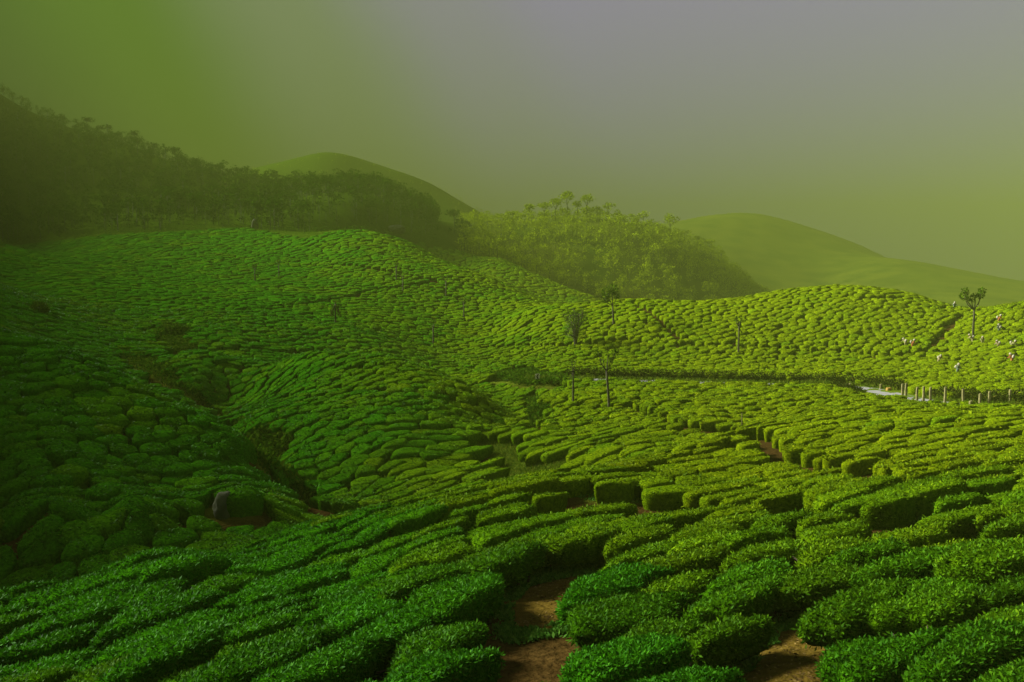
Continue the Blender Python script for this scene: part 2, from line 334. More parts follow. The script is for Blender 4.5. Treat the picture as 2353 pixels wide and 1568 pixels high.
def tube(P, rad, seg=7):
    P = np.asarray(P, float); n = len(P); T = np.gradient(P, axis=0); T /= np.linalg.norm(T, axis=1)[:, None] + 1e-9
    ref = np.where(np.abs(T[:, 2:3]) > .9, np.array([[1., 0, 0]]), np.array([[0, 0, 1.]])); A = np.cross(T, ref); A /= np.linalg.norm(A, axis=1)[:, None] + 1e-9; B = np.cross(T, A)
    th = np.linspace(0, 2 * np.pi, seg, endpoint=False); rad = np.broadcast_to(rad, (n,))
    V = P[:, None] + rad[:, None, None] * (np.cos(th)[None, :, None] * A[:, None] + np.sin(th)[None, :, None] * B[:, None])
    i, j = np.meshgrid(np.arange(n - 1), np.arange(seg), indexing='ij'); j2 = (j + 1) % seg
    Q = np.stack([i * seg + j, i * seg + j2, (i + 1) * seg + j2, (i + 1) * seg + j], -1).reshape(-1, 4)
    V = np.concatenate([V.reshape(-1, 3), P[-1:]]); cap = np.stack([np.full(seg, n * seg), (n - 1) * seg + np.arange(seg), (n - 1) * seg + (np.arange(seg) + 1) % seg], 1)
    return V, Q, cap
def join_parts(parts):
    Vs, Q4, Q3, o = [], [], [], 0
    for V, q, c in parts:
        Vs.append(V); Q4.append(np.asarray(q).reshape(-1, 4) + o); Q3.append(np.asarray(c).reshape(-1, 3) + o); o += len(V)
    return np.concatenate(Vs), np.concatenate(Q4), np.concatenate(Q3)
def leaf_quads(P, nrm, size, g, up=.5, w=.42, fold=0.0):
    """diamond leaves at P pointing out of the surface with scatter"""
    n = len(P); d = g.normal(size=(n, 3)); d -= (d * nrm).sum(1)[:, None] * nrm; d /= np.linalg.norm(d, axis=1)[:, None] + 1e-9
    k = g.uniform(up * .3, up * 1.7, n)[:, None]; d = d + nrm * k; d /= np.linalg.norm(d, axis=1)[:, None]
    s = np.cross(d, nrm + g.normal(size=(n, 3)) * .5); s /= np.linalg.norm(s, axis=1)[:, None] + 1e-9
    L_ = (size * g.uniform(.65, 1.3, n))[:, None]
    V = np.stack([P, P + d * L_ * .5 + s * L_ * w * .5, P + d * L_, P + d * L_ * .5 - s * L_ * w * .5], 1).reshape(-1, 3)
    return V, np.arange(4 * n).reshape(n, 4)

# ---- places without tea, outlined on the photo and carried onto the ground ----
DIRT = [([(1175,1445),(1172,1400),(1215,1345),(1350,1315),(1338,1425),(1200,1455)], 9, 21),
        ([(1700,1568),(1755,1500),(1850,1425),(1890,1415),(1910,1480),(1975,1510),(1950,1680),(1690,1680)], 5, 17),
        ([(1290,1135),(1300,1120),(1352,1085),(1372,1110),(1366,1140)], 20, 42)]
GRASS = [([(1080,1012),(1130,992),(1195,1000),(1165,1022),(1190,1036),(1262,1044),(1330,1034),(1300,1078),(1150,1110),(1080,1120),(1142,1075),(1120,1040)], 38, 66),
         ([(565,988),(610,970),(690,1005),(630,1055),(645,1090),(690,1108),(760,1152),(860,1152),(800,1190),(740,1170),(640,1110),(578,1060)], 34, 72),
         ([(268,812),(352,812),(372,838),(480,915),(585,972),(560,985),(470,930),(352,868),(295,842)], 62, 105),
         ([(392,742),(430,770),(470,800),(385,812),(372,775)], 84, 190),
         ([(1110,874),(1150,848),(1215,834),(1262,848),(1285,868),(1335,885),(1200,889)], 82, 122),
         ([(1185,885),(1235,878),(1262,935),(1245,975),(1195,990),(1215,940)], 58, 86),
         ([(2090,1205),(2240,1162),(2353,1160),(2353,1200),(2150,1218)], 11, 30),
         ([(1360,1085),(1400,1112),(1550,1127),(1700,1137),(1900,1132),(2080,1152),(2200,1165),(2150,1190),(1900,1180),(1700,1154),(1550,1158),(1340,1152),(1290,1120)], 16, 44),
         ([(0,1166),(120,1180),(560,1166),(640,1172),(560,1182),(300,1188),(0,1196)], 26, 36),
         ([(488,1130),(546,1130),(550,1178),(488,1178)], 26, 40)]
LINES = [([(1705,985),(1760,1003),(1800,1035),(1900,1055),(2020,1072),(2110,1080)], .85, 17, 60, 1),
         ([(440,800),(600,800),(760,802),(900,812),(985,836)], .9, 70, 110, 2),
         ([(550,708),(700,695),(850,664),(1000,645),(1180,636)], .9, 110, 260, 1), ([(790,605),(900,622),(1000,642)], .9, 120, 300, 1),
         ([(0,738),(100,755),(200,790),(300,828)], .9, 50, 85, 2), ([(1560,785),(1750,792),(1900,800),(2060,812),(2130,800),(2215,715)], .9, 90, 190, 1),
         ([(1980,683),(2080,680),(2190,692)], .9, 120, 200, 1), ([(1120,792),(1300,790),(1450,775)], .9, 90, 170, 2), ([(1450,690),(1560,775)], .9, 100, 190, 1),
         ([(1440,925),(1560,965),(1700,978)], .85, 44, 90, 1), ([(2353,1085),(2200,1110),(2090,1140)], .85, 12, 30, 1), ([(1230,1120),(1130,1150),(940,1200)], .85, 12, 40, 1)]
def in_any(lst, px, py, Y):
    c = np.zeros(np.shape(px), bool)
    for poly, a, b in lst: c |= inside(px, py, poly) & (Y > a) & (Y < b)
    return c
# upper edge of the tea against the forest and scrub
EDGE = np.array([(-400,575),(0,566),(250,538),(560,522),(700,545),(780,528),(840,527),(960,556),(1040,574),(1150,584),(1370,672),(1420,600),(2800,600)])
ROWS = [(200,1500,7.5,75),(600,1450,8,66),(1000,1450,8,60),(1500,1400,8,48),(2000,1450,7,40),(2300,1500,5.5,38),(300,1320,14,72),(800,1250,16,66),(1300,1230,13,56),(1800,1250,12,40),(2250,1250,11,34),
        (1500,1120,22,38),(1900,1080,22,30),(2300,1050,22,26),(1400,1070,32,48),(1700,1010,40,40),(2200,960,40,30),(1600,950,60,35),(1400,980,60,40)]
_RW = np.array([((px - CX) / F * Y * 1.25, Y * 1.25, R(a)) for px, py, Y, a in ROWS])
def row_dir(x, y):
    lx = np.stack([x / y * 1.5, np.log(y)], -1); c = np.stack([_RW[:, 0] / _RW[:, 1] * 1.5, np.log(_RW[:, 1])], -1)
    w = 1 / (((lx[..., None, :] - c) ** 2).sum(-1) + .02) ** 2
    a = np.arctan2((w * np.sin(_RW[:, 2])).sum(-1), (w * np.cos(_RW[:, 2])).sum(-1))
    ang = np.where(y < 75, a, 0.5 + 0.9 * vnoise(np.stack([x, y], -1), 60, 3)); return ang

# ---- ground sheet -----------------------------------------------------------
uu = np.concatenate([[-14, -7, -4, -2.6, -1.9, -1.5], np.linspace(-1.25, -.74, 40)[:-1], np.linspace(-.74, .74, 290), np.linspace(.74, 1.25, 40)[1:], [1.5, 1.9, 2.6, 4, 7, 14]])
YY = np.exp(np.linspace(math.log(3.0), math.log(1450), 380))
GX = uu[:, None] * YY[None]; GY = np.broadcast_to(YY[None], GX.shape).copy(); GZ = land(GX, GY)
amp = np.clip(GY * .004, .02, 2.5); GZ = GZ + amp * vnoise(np.stack([GX, GY], -1), 1.2, 1) * np.clip(3 - GY / 40, 0.0, 1) * .5 + np.where(GY > 230, amp * .45 * vnoise(np.stack([GX, GY], -1), 34, 2), 0)
back = [(-12, 22), (-120, 110), (-1000, 250)]
BX = np.stack([uu * k for y, k in back], 1); BY = np.stack([np.full(len(uu), y) for y, k in back], 1).astype(float); BZ = np.stack([GZ[:, 0] * .3 - 2.4 - i for i in range(3)], 1)
order = slice(None, None, -1)
AX = np.concatenate([BX[:, order], GX], 1); AY = np.concatenate([BY[:, order], GY], 1); AZ = np.concatenate([BZ[:, order], GZ], 1)
AX = np.where(AY < 0, AX, AX); nu, nv = AX.shape
gp = np.stack([AX, AY, AZ], -1).reshape(-1, 3)
ppx, ppy = project(gp); gy = gp[:, 1]
cover = np.zeros((len(gp), 4), np.float32)
dm = in_any([([tuple(np.mean(p, 0) + (np.array(v) - np.mean(p, 0)) * 1.3) for v in p], a_ - 1, b_ + 1) for p, a_, b_ in DIRT], ppx, ppy, gy); gm = in_any(GRASS, ppx, ppy, gy); rd, _ = road_dist(gp[:, 0], gp[:, 1])
gm |= (rd < 5.5) & (gy > 40) & (gy < 130)
cover[:, 0] = dm; cover[:, 1] = gm & ~dm
fe = np.interp(ppx, EDGE[:, 0], EDGE[:, 1]); cover[:, 2] = (gy > 175) & ((ppy < fe + 60) | (gy > 330)) & (ppx < 1085) & (gy < 950); cover[:, 3] = ((gy > 520) & (ppx > 1040)) | ((gy > 330) & (ppx > 1040))
cv = cover.reshape(nu, nv, 4)
for _ in range(2): cv[1:-1, 1:-1] = cv[1:-1, 1:-1] * .4 + (cv[:-2, 1:-1] + cv[2:, 1:-1] + cv[1:-1, :-2] + cv[1:-1, 2:]) * .15
i, j = np.meshgrid(np.arange(nu - 1), np.arange(nv - 1), indexing='ij')
Q = np.stack([i * nv + j, (i + 1) * nv + j, (i + 1) * nv + j + 1, i * nv + j + 1], -1).reshape(-1, 4)
g_o = ob('ground', mesh_np('ground', gp, [Q], M['ground'], True, cv.reshape(-1, 4)))
tag(g_o, 'hilly ground of soil and grass under the tea fields', 'ground', kind='structure')

# ---- road ---------------------------------------------------------------------
tn = np.gradient(ROAD, axis=0); tn /= np.linalg.norm(tn, axis=1)[:, None]; nn_ = np.stack([-tn[:, 1], tn[:, 0]], 1)
rv = np.concatenate([np.stack([ROAD[:, 0] + nn_[:, 0] * w, ROAD[:, 1] + nn_[:, 1] * w, ROADZ + (.07 - abs(w) * .012)], 1) for w in (-2.3, -1.1, 0, 1.1, 2.3)])
n_ = len(ROAD); RQ = np.concatenate([np.stack([k * n_ + np.arange(n_ - 1), k * n_ + np.arange(1, n_), (k + 1) * n_ + np.arange(1, n_), (k + 1) * n_ + np.arange(n_ - 1)], 1) for k in range(4)])
tag(ob('road', mesh_np('road', rv, [RQ[:, ::-1]], M['asphalt'], True)), 'narrow grey asphalt road curving behind the tea bushes', 'road', kind='structure')

# ---- tea bushes: seeds thrown so that neighbours keep their distance, long axis along the rows ----
def bush_size(x, y):
    u = x / y
    w = np.where(y < 40, .90, np.where(y < 75, 1.0, 1.12)) + np.clip((y - 100) / 130, 0, 1) * .55
    asp = np.where(y < 60, 2.8, 1.3)
    left = (u < -.17) & (y > 23); w = np.where(left & (y < 75), 1.05, w); asp = np.where(left, 1.35, asp)
    return w, asp
cand = []
for (y0, y1, n) in ((5.2, 13, 4500), (13, 25, 12000), (25, 50, 22000), (50, 90, 60000), (90, 140, 75000), (140, 215, 60000), (215, 320, 45000)):
    yy = np.sqrt(rng.uniform(y0 ** 2, y1 ** 2, n)); cand.append(np.stack([rng.uniform(-.76, .74, n) * yy, yy], 1))
cand = np.concatenate(cand)
cz = land(cand[:, 0], cand[:, 1])
# leave out what hills in front hide
def visible(x, y, z, slack=.03):
    ok = np.ones(len(x), bool)
    for s in np.linspace(.12, .985, 44):
        ok &= (ground(x * s, y * s) < z * s + .25 + 0 * s)
    return ok
vis = visible(cand[:, 0], cand[:, 1], cz + 2.0)
cand = cand[vis]
cw, ca = bush_size(cand[:, 0], cand[:, 1]); cw = cw * rng.uniform(.78, 1.22, len(cw)); ca = np.maximum(1.0, ca * rng.uniform(.75, 1.25, len(ca))); cdir = row_dir(cand[:, 0], cand[:, 1])
seeds, sw, sa, sd_, ghost = [], [], [], [], []
cell = {}; CS = 2.6
def add_seed(x, y, w, a, d, g):
    seeds.append((x, y)); sw.append(w); sa.append(a); sd_.append(d); ghost.append(g)
    cell.setdefault((int(math.floor(x / CS)), int(math.floor(y / CS))), []).append(len(seeds) - 1)
for pts, h, ya, yb, dens in LINES:
    W3 = [hit(px, py, h, ya) for px, py in pts]; W3 = [p for p in W3 if p[1] < yb]
    if len(W3) < 2: continue
    Ln = smooth_line([(p[0], p[1]) for p in W3], max(4, int(sum(math.dist(W3[k][:2], W3[k + 1][:2]) for k in range(len(W3) - 1)) / .4)))
    for p in Ln: add_seed(p[0], p[1], .30 if dens == 1 else .55, 1.0, 0.0, True)
CLt = cand.tolist(); cwl, cal, cdl = cw.tolist(), ca.tolist(), cdir.tolist()
for k in range(len(CLt)):
    x, y = CLt[k]; w, a, d = cwl[k], cal[k], cdl[k]; c, s = math.cos(d), math.sin(d); ok = True
    ci, cj = int(math.floor(x / CS)), int(math.floor(y / CS))
    for ii in (ci - 1, ci, ci + 1):
        for jj in (cj - 1, cj, cj + 1):
            for q in cell.get((ii, jj), ()):
                dx, dy = seeds[q][0] - x, seeds[q][1] - y; al = (dx * c + dy * s) / a; ac = -dx * s + dy * c
                m = w if not ghost[q] else w * .55
                if al * al + ac * ac < (m * .86) ** 2: ok = False; break
            if not ok: break
        if not ok: break
    if ok: add_seed(x, y, w, a, d, False)
seeds = np.array(seeds); sw = np.array(sw); sa = np.array(sa); sd_ = np.array(sd_); ghost = np.array(ghost)
ns = len(seeds); sz = land(seeds[:, 0], seeds[:, 1])
kd = kdtree.KDTree(ns)
for k in range(ns): kd.insert((seeds[k, 0], seeds[k, 1], 0), k)
kd.balance()
NB = np.array([[q[1] for q in kd.find_n((seeds[k, 0], seeds[k, 1], 0), 19)][1:] for k in range(ns)])
# real bushes only where the photo shows tea
tpx, tpy = project(np.stack([seeds[:, 0], seeds[:, 1], sz + .8], 1)); fpx, fpy = project(np.stack([seeds[:, 0], seeds[:, 1], sz], 1)); sy = seeds[:, 1]
edge = np.interp(tpx, EDGE[:, 0], EDGE[:, 1])
srd, _ = road_dist(seeds[:, 0], seeds[:, 1])
real = ~ghost & ~in_any(DIRT, tpx, tpy, sy) & ~in_any(DIRT, fpx, fpy, sy) & ~in_any(GRASS, tpx, tpy, sy) & ~((tpy < edge) & (sy > 150)) & (srd > np.where(sy < 64, 3.0, 3.4)) & (sy < 318)

DIRT_IN = [([tuple(np.mean(p, 0) + (np.array(v) - np.mean(p, 0)) * .80) for v in p], a_, b_) for p, a_, b_ in DIRT]
# nor where a canopy would stand in front of the bare ground the photo shows
for k_ in np.where(real & (sy < 40))[0]:
    th_ = np.linspace(0, 6.28, 13)[:-1]; rx_ = .50 * sw[k_] * sa[k_] * np.cos(th_); ry_ = .50 * sw[k_] * np.sin(th_); c_, s_ = math.cos(sd_[k_]), math.sin(sd_[k_])
    X_ = seeds[k_, 0] + rx_ * c_ - ry_ * s_; Y_ = seeds[k_, 1] + rx_ * s_ + ry_ * c_; a_, b_ = project(np.stack([X_, Y_, np.full(12, sz[k_] + .92)], 1))
    if in_any(DIRT_IN, a_, b_, np.full(12, sy[k_] + 2.5)).sum() > 0: real[k_] = False
real &= ~((sy > 225) & (tpx > 1400)) & ~((rng.random(ns) < .018) & (sy > 26))
rid = np.where(real)[0]; nb = len(rid)
dist_cam = np.hypot(seeds[rid, 0], seeds[rid, 1])
# outline of every bush: half way to its neighbours, less a gap
GAPR = rng.random(ns)
def outlines(ids, K):
    d = seeds[NB[ids]] - seeds[ids][:, None]; c, s = np.cos(sd_[ids])[:, None], np.sin(sd_[ids])[:, None]; a = sa[ids][:, None]
    al, ac = (d[..., 0] * c + d[..., 1] * s) / a, -d[..., 0] * s + d[..., 1] * c
    D = np.hypot(al, ac); ph = np.arctan2(ac, al); th = np.linspace(0, 2 * np.pi, K, endpoint=False)
    gap = (np.where(sy[ids] < 30, .066, .052) * (.35 + 1.3 * GAPR[ids]))[:, None]
    # neighbours that have grown into each other, mostly end to end along the row, show no gap between them
    lo_, hi_ = np.minimum(NB[ids], ids[:, None]).astype(np.int64), np.maximum(NB[ids], ids[:, None]).astype(np.int64)
    hsh = (((lo_ * 73856093) ^ (hi_ * 19349663)) % 65521) / 65521.0
    grown = (hsh < np.where(sy[ids][:, None] < 40, np.where(np.abs(al) > np.abs(ac), .66, .26), np.where(np.abs(al) > np.abs(ac), .50, .34))) & ~ghost[NB[ids]]
    half = D * .5 * np.where(grown, 1.10, 1.0) + np.where(grown, gap, 0.0)
    cs = np.cos(th[None, :, None] - ph[:, None, :]); r = np.where(cs > .08, half[:, None, :] / np.maximum(cs, .08), 9).min(-1)
    r = np.minimum(r, sw[ids][:, None] * .95)
    r = r * .6 + (np.roll(r, 1, 1) + np.roll(r, -1, 1)) * .2
    r = np.maximum(r - gap, .18)
    r = r * (1 + np.where(sy[ids] < 40, .055, .085)[:, None] * rng.normal(size=r.shape))
    lx, ly = r * np.cos(th) * a, r * np.sin(th)
    return lx * c - ly * s, lx * s + ly * c
tint_u = seeds[rid, 0] / seeds[rid, 1]
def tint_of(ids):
    """yellower on the fields to the right, deeper and darker green on the left and near slopes"""
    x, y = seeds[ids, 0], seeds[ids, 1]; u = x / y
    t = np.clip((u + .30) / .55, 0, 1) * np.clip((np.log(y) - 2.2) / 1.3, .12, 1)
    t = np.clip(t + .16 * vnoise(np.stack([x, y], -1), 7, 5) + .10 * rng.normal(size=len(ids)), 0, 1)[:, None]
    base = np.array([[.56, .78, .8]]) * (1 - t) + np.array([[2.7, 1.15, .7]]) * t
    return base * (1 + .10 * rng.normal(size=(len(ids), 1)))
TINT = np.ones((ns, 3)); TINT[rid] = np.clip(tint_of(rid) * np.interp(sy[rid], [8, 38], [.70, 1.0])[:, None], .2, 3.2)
BH = np.clip(.74 + .075 * rng.normal(size=ns), .52, .98); BH[(sy < 40)] -= .06
PROF = {'near': [(0, 1.0), (.30, .998), (.58, .985), (.79, .945), (.91, .87), (.98, .76), (1.0, .62), (.97, .44), (.88, .28)],
        'mid': [(0, 1.0), (.55, .995), (.83, .975), (.95, .91), (1.0, .76), (.96, .35), (.88, -.05)],
        'far': [(0, 1.0), (.66, .99), (.94, .92), (1.0, .68), (.96, -.05)]}
def bush_verts(ids, K, prof, namp):
    ox, oy = outlines(ids, K); nb_ = len(ids); Rn = len(prof)
    rho = np.array([p[0] for p in prof[1:]]); hh = np.array([p[1] for p in prof[1:]])
    X = seeds[ids, 0][:, None, None] + ox[:, None, :] * rho[None, :, None]; Yv = seeds[ids, 1][:, None, None] + oy[:, None, :] * rho[None, :, None]
    G = land(X, Yv); H = BH[ids][:, None, None]
    jit = 1 + namp * vnoise(np.stack([X, Yv, np.broadcast_to(hh[None, :, None] * 2, X.shape)], -1), .38, 9)
    Z = G + H * hh[None, :, None] * np.where(hh[None, :, None] > .25, jit, 1)
    top = np.stack([seeds[ids, 0], seeds[ids, 1], land(seeds[ids, 0], seeds[ids, 1]) + BH[ids] * prof[0][1] * (1 + namp * .3)], 1)
    V = np.concatenate([top[:, None], np.stack([X, Yv, Z], -1).reshape(nb_, -1, 3)], 1)
    k = np.arange(K); k2 = (k + 1) % K
    fan = np.stack([np.zeros(K, int), 1 + k, 1 + k2], 1)
    qs = np.concatenate([np.stack([1 + r * K + k, 1 + (r + 1) * K + k, 1 + (r + 1) * K + k2, 1 + r * K + k2], 1) for r in range(Rn - 2)])
    return V, fan, qs
# the bushes that show largest become things of their own; the rest are one mass
Z0 = sz[rid]; area_px = sw[rid] ** 2 * sa[rid] / sy[rid] ** 2 * (np.clip(-Z0 / sy[rid], .05, 1) + .15)
inf = (np.abs(tpx[rid] - CX) < 1420) & (tpy[rid] < 2050) & (tpy[rid] > 400)
rank = rid[np.argsort(-area_px * inf)]; SINGLE = rank[:300]; is_single = np.zeros(ns, bool); is_single[SINGLE] = True
rest = rid[~is_single[rid]]
parts_V, parts_T, parts_Q, parts_t, off = [], [], [], [], 0
for lo, hi, K, pr, na in ((0, 60, 12, 'mid', .06), (60, 105, 8, 'mid', .06), (105, 500, 6, 'far', .05)):
    ids = rest[(sy[rest] >= lo) & (sy[rest] < hi)]
    if not len(ids): continue
    V, fan, qs = bush_verts(ids, K, PROF[pr], na); nv_ = V.shape[1]; o = off + np.arange(len(ids))[:, None, None] * nv_
    parts_V.append(V.reshape(-1, 3)); parts_T.append((fan[None] + o).reshape(-1, 3)); parts_Q.append((qs[None] + o).reshape(-1, 4)); parts_t.append(np.repeat(TINT[ids], nv_, 0)); off += len(ids) * nv_
TV, TT = np.concatenate(parts_V), np.concatenate(parts_t)
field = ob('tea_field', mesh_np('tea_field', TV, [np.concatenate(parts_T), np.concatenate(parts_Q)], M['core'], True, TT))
tag(field, 'close-set rounded tea bushes covering the slopes beyond the near rows', 'tea bushes', kind='stuff')
# leaf sprays that roughen the canopy of the nearer part of the mass
def sprays(ids, per, size, g):
    ox, oy = outlines(ids, 12); n = len(ids) * per; b = np.repeat(np.arange(len(ids)), per)
    t = g.uniform(0, 12, n); k = t.astype(int) % 12; f = t - np.floor(t); k2 = (k + 1) % 12; rr = np.sqrt(g.uniform(0, 1.05, n))
    x = seeds[ids, 0][b] + (ox[b, k] * (1 - f) + ox[b, k2] * f) * rr; y = seeds[ids, 1][b] + (oy[b, k] * (1 - f) + oy[b, k2] * f) * rr
    h = np.interp(rr, [0, .5, .8, .95, 1.05], [1.0, .995, .975, .90, .6]); z = land(x, y) + BH[ids][b] * h
    nr = np.stack([(x - seeds[ids, 0][b]) * .5 * rr, (y - seeds[ids, 1][b]) * .5 * rr, np.ones(n)], 1); nr /= np.linalg.norm(nr, axis=1)[:, None]
    V, Qd = leaf_quads(np.stack([x, y, z - size * .15], 1), nr, size, g, up=.45, w=.6)
    return V, Qd, np.repeat(TINT[ids][b], 4, 0)
SV, SQ, ST, off = [], [], [], 0
for lo, hi, per, size in ((0, 40, 120, .12), (40, 62, 76, .15), (62, 90, 36, .19), (90, 125, 14, .26)):
    ids = rest[(sy[rest] >= lo) & (sy[rest] < hi) & (np.abs(tpx[rest] - CX) < 1300)]
    if not len(ids): continue
    V, q, t = sprays(ids, per, size, rng); SV.append(V); SQ.append(q + off); ST.append(t); off += len(V)
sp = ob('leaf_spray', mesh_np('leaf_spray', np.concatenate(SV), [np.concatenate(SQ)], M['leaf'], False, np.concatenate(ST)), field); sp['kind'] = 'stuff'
print('bushes', nb, 'rest', len(rest), 'spray quads', off // 4, 'nearest single', sy[SINGLE].min(), 'farthest', sy[SINGLE].max())

# ---- the nearest bushes, one thing each ------------------------------------------
def ordinal(n):
    W = ['first', 'second', 'third', 'fourth', 'fifth', 'sixth', 'seventh', 'eighth', 'ninth', 'tenth', 'eleventh', 'twelfth', 'thirteenth', 'fourteenth', 'fifteenth', 'sixteenth', 'seventeenth', 'eighteenth', 'nineteenth', 'twentieth']
    if n <= 20: return W[n - 1]
    return {20: 'twenty', 30: 'thirty', 40: 'forty', 50: 'fifty', 60: 'sixty'}[n // 10 * 10] + ('-' + W[n % 10 - 1] if n % 10 else '') if n % 10 else {20: 'twentieth', 30: 'thirtieth', 40: 'fortieth', 50: 'fiftieth', 60: 'sixtieth'}[n]
# bands of bushes from the bottom edge of the picture upwards, counted from the left inside each band
sidx = SINGLE[np.argsort(-tpy[SINGLE])]
bands, per_band, start = {}, [], 0
for size in (8, 10, 12, 14, 16, 18, 20, 20, 22, 24, 24, 26, 28, 30, 30): per_band.append(sidx[start:start + size]); start += size
LABEL = {}
for bi, ids in enumerate(per_band):
    for k, q in enumerate(sorted(ids, key=lambda q: tpx[q])):
        long_ = 'long' if sa[q] > 1.7 else 'rounded'; hue = 'yellow-green' if TINT[q, 0] > 1.1 else ('bright green' if TINT[q, 0] > .8 else 'deep green')
        place = 'front band at bottom edge' if bi == 0 else '%s band from bottom edge' % ordinal(bi + 1)
        LABEL[q] = '%s %s tea bush, %s from left in %s' % (long_, hue, ordinal(k + 1), place)
def bush_leaves(q, V, fan, qs, size, cover_, g, zfloor=.0):
    tri = np.concatenate([fan, qs[:, [0, 1, 2]], qs[:, [0, 2, 3]]]); A, B, C = V[tri[:, 0]], V[tri[:, 1]], V[tri[:, 2]]
    cr_ = np.cross(B - A, C - A); ar = np.linalg.norm(cr_, axis=1) * .5; nr = cr_ / (2 * ar[:, None] + 1e-9)
    w = ar * np.clip((A[:, 2] - zfloor - .2) / .45, .12, 1); n = int(cover_ * w.sum() / (size * size * .21)); n = min(n, 22000)
    k = g.choice(len(tri), n, p=w / w.sum()); r1, r2 = np.sqrt(g.random(n)), g.random(n)
    P = A[k] * (1 - r1)[:, None] + B[k] * (r1 * (1 - r2))[:, None] + C[k] * (r1 * r2)[:, None]
    nn2 = nr[k] * .7 + np.array([0, 0, .45]); nn2 /= np.linalg.norm(nn2, axis=1)[:, None]
    P = P - nr[k] * (size * g.uniform(0, .9, n))[:, None] + nr[k] * size * .1
    return leaf_quads(P, nn2, size, g, up=.9, w=.38)
nleaf = 0
for q in SINGLE:
    q = int(q); Yq = sy[q]; ids = np.array([q])
    V, fan, qs = bush_verts(ids, 26 if Yq < 18 else 18, PROF['near'] if Yq < 18 else PROF['mid'], .06); V = V[0]
    base = np.array([seeds[q, 0], seeds[q, 1], sz[q]]); Vl = V - base
    size = float(np.clip(.056 * (Yq / 7.5) ** .55, .050, .12)); cov = 1.15 if Yq < 10 else (.8 if Yq < 18 else .45)
    LV, LQ = bush_leaves(q, Vl, fan, qs, size, cov, rng); nleaf += len(LQ)
    if Yq < 15:
        root = empty('tea_bush', base); tag(root, LABEL[q], 'tea bush', 'tea bushes of the near slope')
        bottom = np.stack([np.full(26, len(Vl)), 1 + 7 * 26 + (np.arange(26) + 1) % 26, 1 + 7 * 26 + np.arange(26)], 1)
        Vc = np.concatenate([Vl, [[0, 0, .45]]])
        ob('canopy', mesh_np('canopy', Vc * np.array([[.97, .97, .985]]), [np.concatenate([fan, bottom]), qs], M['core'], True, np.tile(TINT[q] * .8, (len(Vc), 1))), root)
        fo = ob('foliage', mesh_np('foliage', LV, [LQ], M['leaf'], False, np.tile(TINT[q], (len(LV), 1))), root); fo['kind'] = 'stuff'
        rr = np.hypot(Vl[-26:, 0], Vl[-26:, 1]).mean()
        c_, s_ = math.cos(sd_[q]), math.sin(sd_[q])
        for k in range(5):
            t_ = (k - 2) / 2.0 * .55 * rr * sa[q] ** .5; bx, by = c_ * t_ + rng.normal() * .06, s_ * t_ + rng.normal() * .06
            gz = float(land(base[0] + bx, base[1] + by)) - base[2]
            pts = [(bx, by, gz - .12), (bx + rng.normal() * .03, by + rng.normal() * .03, gz + .16), (bx + rng.normal() * .08, by + rng.normal() * .08, gz + .30), (bx + rng.normal() * .12, by + rng.normal() * .12, gz + .46)]
            prt = [tube(pts, [.038, .030, .024, .014], 6)]
            for _ in range(2): prt.append(tube([pts[1 + _], (pts[1 + _][0] + rng.normal() * .14, pts[1 + _][1] + rng.normal() * .14, pts[1 + _][2] + .16)], [.018, .008], 5))
            v_, a_, b_ = join_parts(prt); ob('stem', mesh_np('stem', v_, [a_, b_], M['stem'], True), root)
    else:
        me = mesh_np('tea_bush', np.concatenate([Vl, LV]), [fan, qs, LQ + len(Vl)], M['core'], False, np.tile(TINT[q], (len(Vl) + len(LV), 1)))
        me.materials.append(M['leaf']); mi = np.zeros(len(me.polygons), np.int32); mi[len(fan) + len(qs):] = 1; me.polygons.foreach_set('material_index', mi)
        sm = np.zeros(len(me.polygons), bool); sm[:len(fan) + len(qs)] = True; me.polygons.foreach_set('use_smooth', sm)
        tag(ob('tea_bush', me, None, base), LABEL[q], 'tea bush', 'tea bushes of the near slope')
print('single bush leaves', nleaf)

# ---- grass, herbs and scrub: what nobody could count --------------------------------
def scatter_poly(polys, n, g, h=0.0):
    out = []
    for poly, a, b in polys:
        P = np.array(poly); lo, hi = P.min(0), P.max(0); m = 0; tri_ = 0
        xs, ys = g.uniform(lo[0], hi[0], n * 4), g.uniform(lo[1], hi[1], n * 4); k = inside(xs, ys, poly); xs, ys = xs[k][:n], ys[k][:n]
        Ygrid = np.exp(np.linspace(math.log(a), math.log(b), 160)); x, y, z = ray(xs, ys)
        d = (z / y)[:, None] * Ygrid[None] - ground((x / y)[:, None] * Ygrid[None], np.broadcast_to(Ygrid[None], (len(xs), 160)))
        f = (d < 0).argmax(1); okk = (d < 0).any(1) & (f > 0); Yh = Ygrid[f[okk]]; X = (x / y)[okk] * Yh
        X = X + g.normal(size=len(X)) * .02 * Yh / 6; Yh = Yh * (1 + g.normal(size=len(X)) * .008)
        out.append(np.stack([X, Yh, land(X, Yh)], 1))
    return np.concatenate(out)
def leaf_mass(name, P, size, m, g, up, w, label, cat, jitter=0.0):
    P = P + np.stack([g.normal(size=len(P)) * jitter, g.normal(size=len(P)) * jitter, np.zeros(len(P))], 1)
    V, q = leaf_quads(P, np.tile([[0, 0, 1.]], (len(P), 1)), size, g, up=up, w=w)
    return tag(ob(name, mesh_np(name, V, [q], m)), label, cat, kind='stuff')
gP = scatter_poly(GRASS[0:4] + GRASS[5:6], 9000, rng); leaf_mass('grass', gP, .22 * np.clip(gP[:, 1] / 45, 1, 3), M['grass'], rng, 2.0, .16, 'rough green grass along the valley floor between the slopes', 'grass')
def grow(poly, k):
    c = np.mean(poly, 0); return [tuple(c + (np.array(p) - c) * k) for p in poly]
near_edges = [(grow(p, 1.45), a, b) for p, a, b in DIRT[:2]]
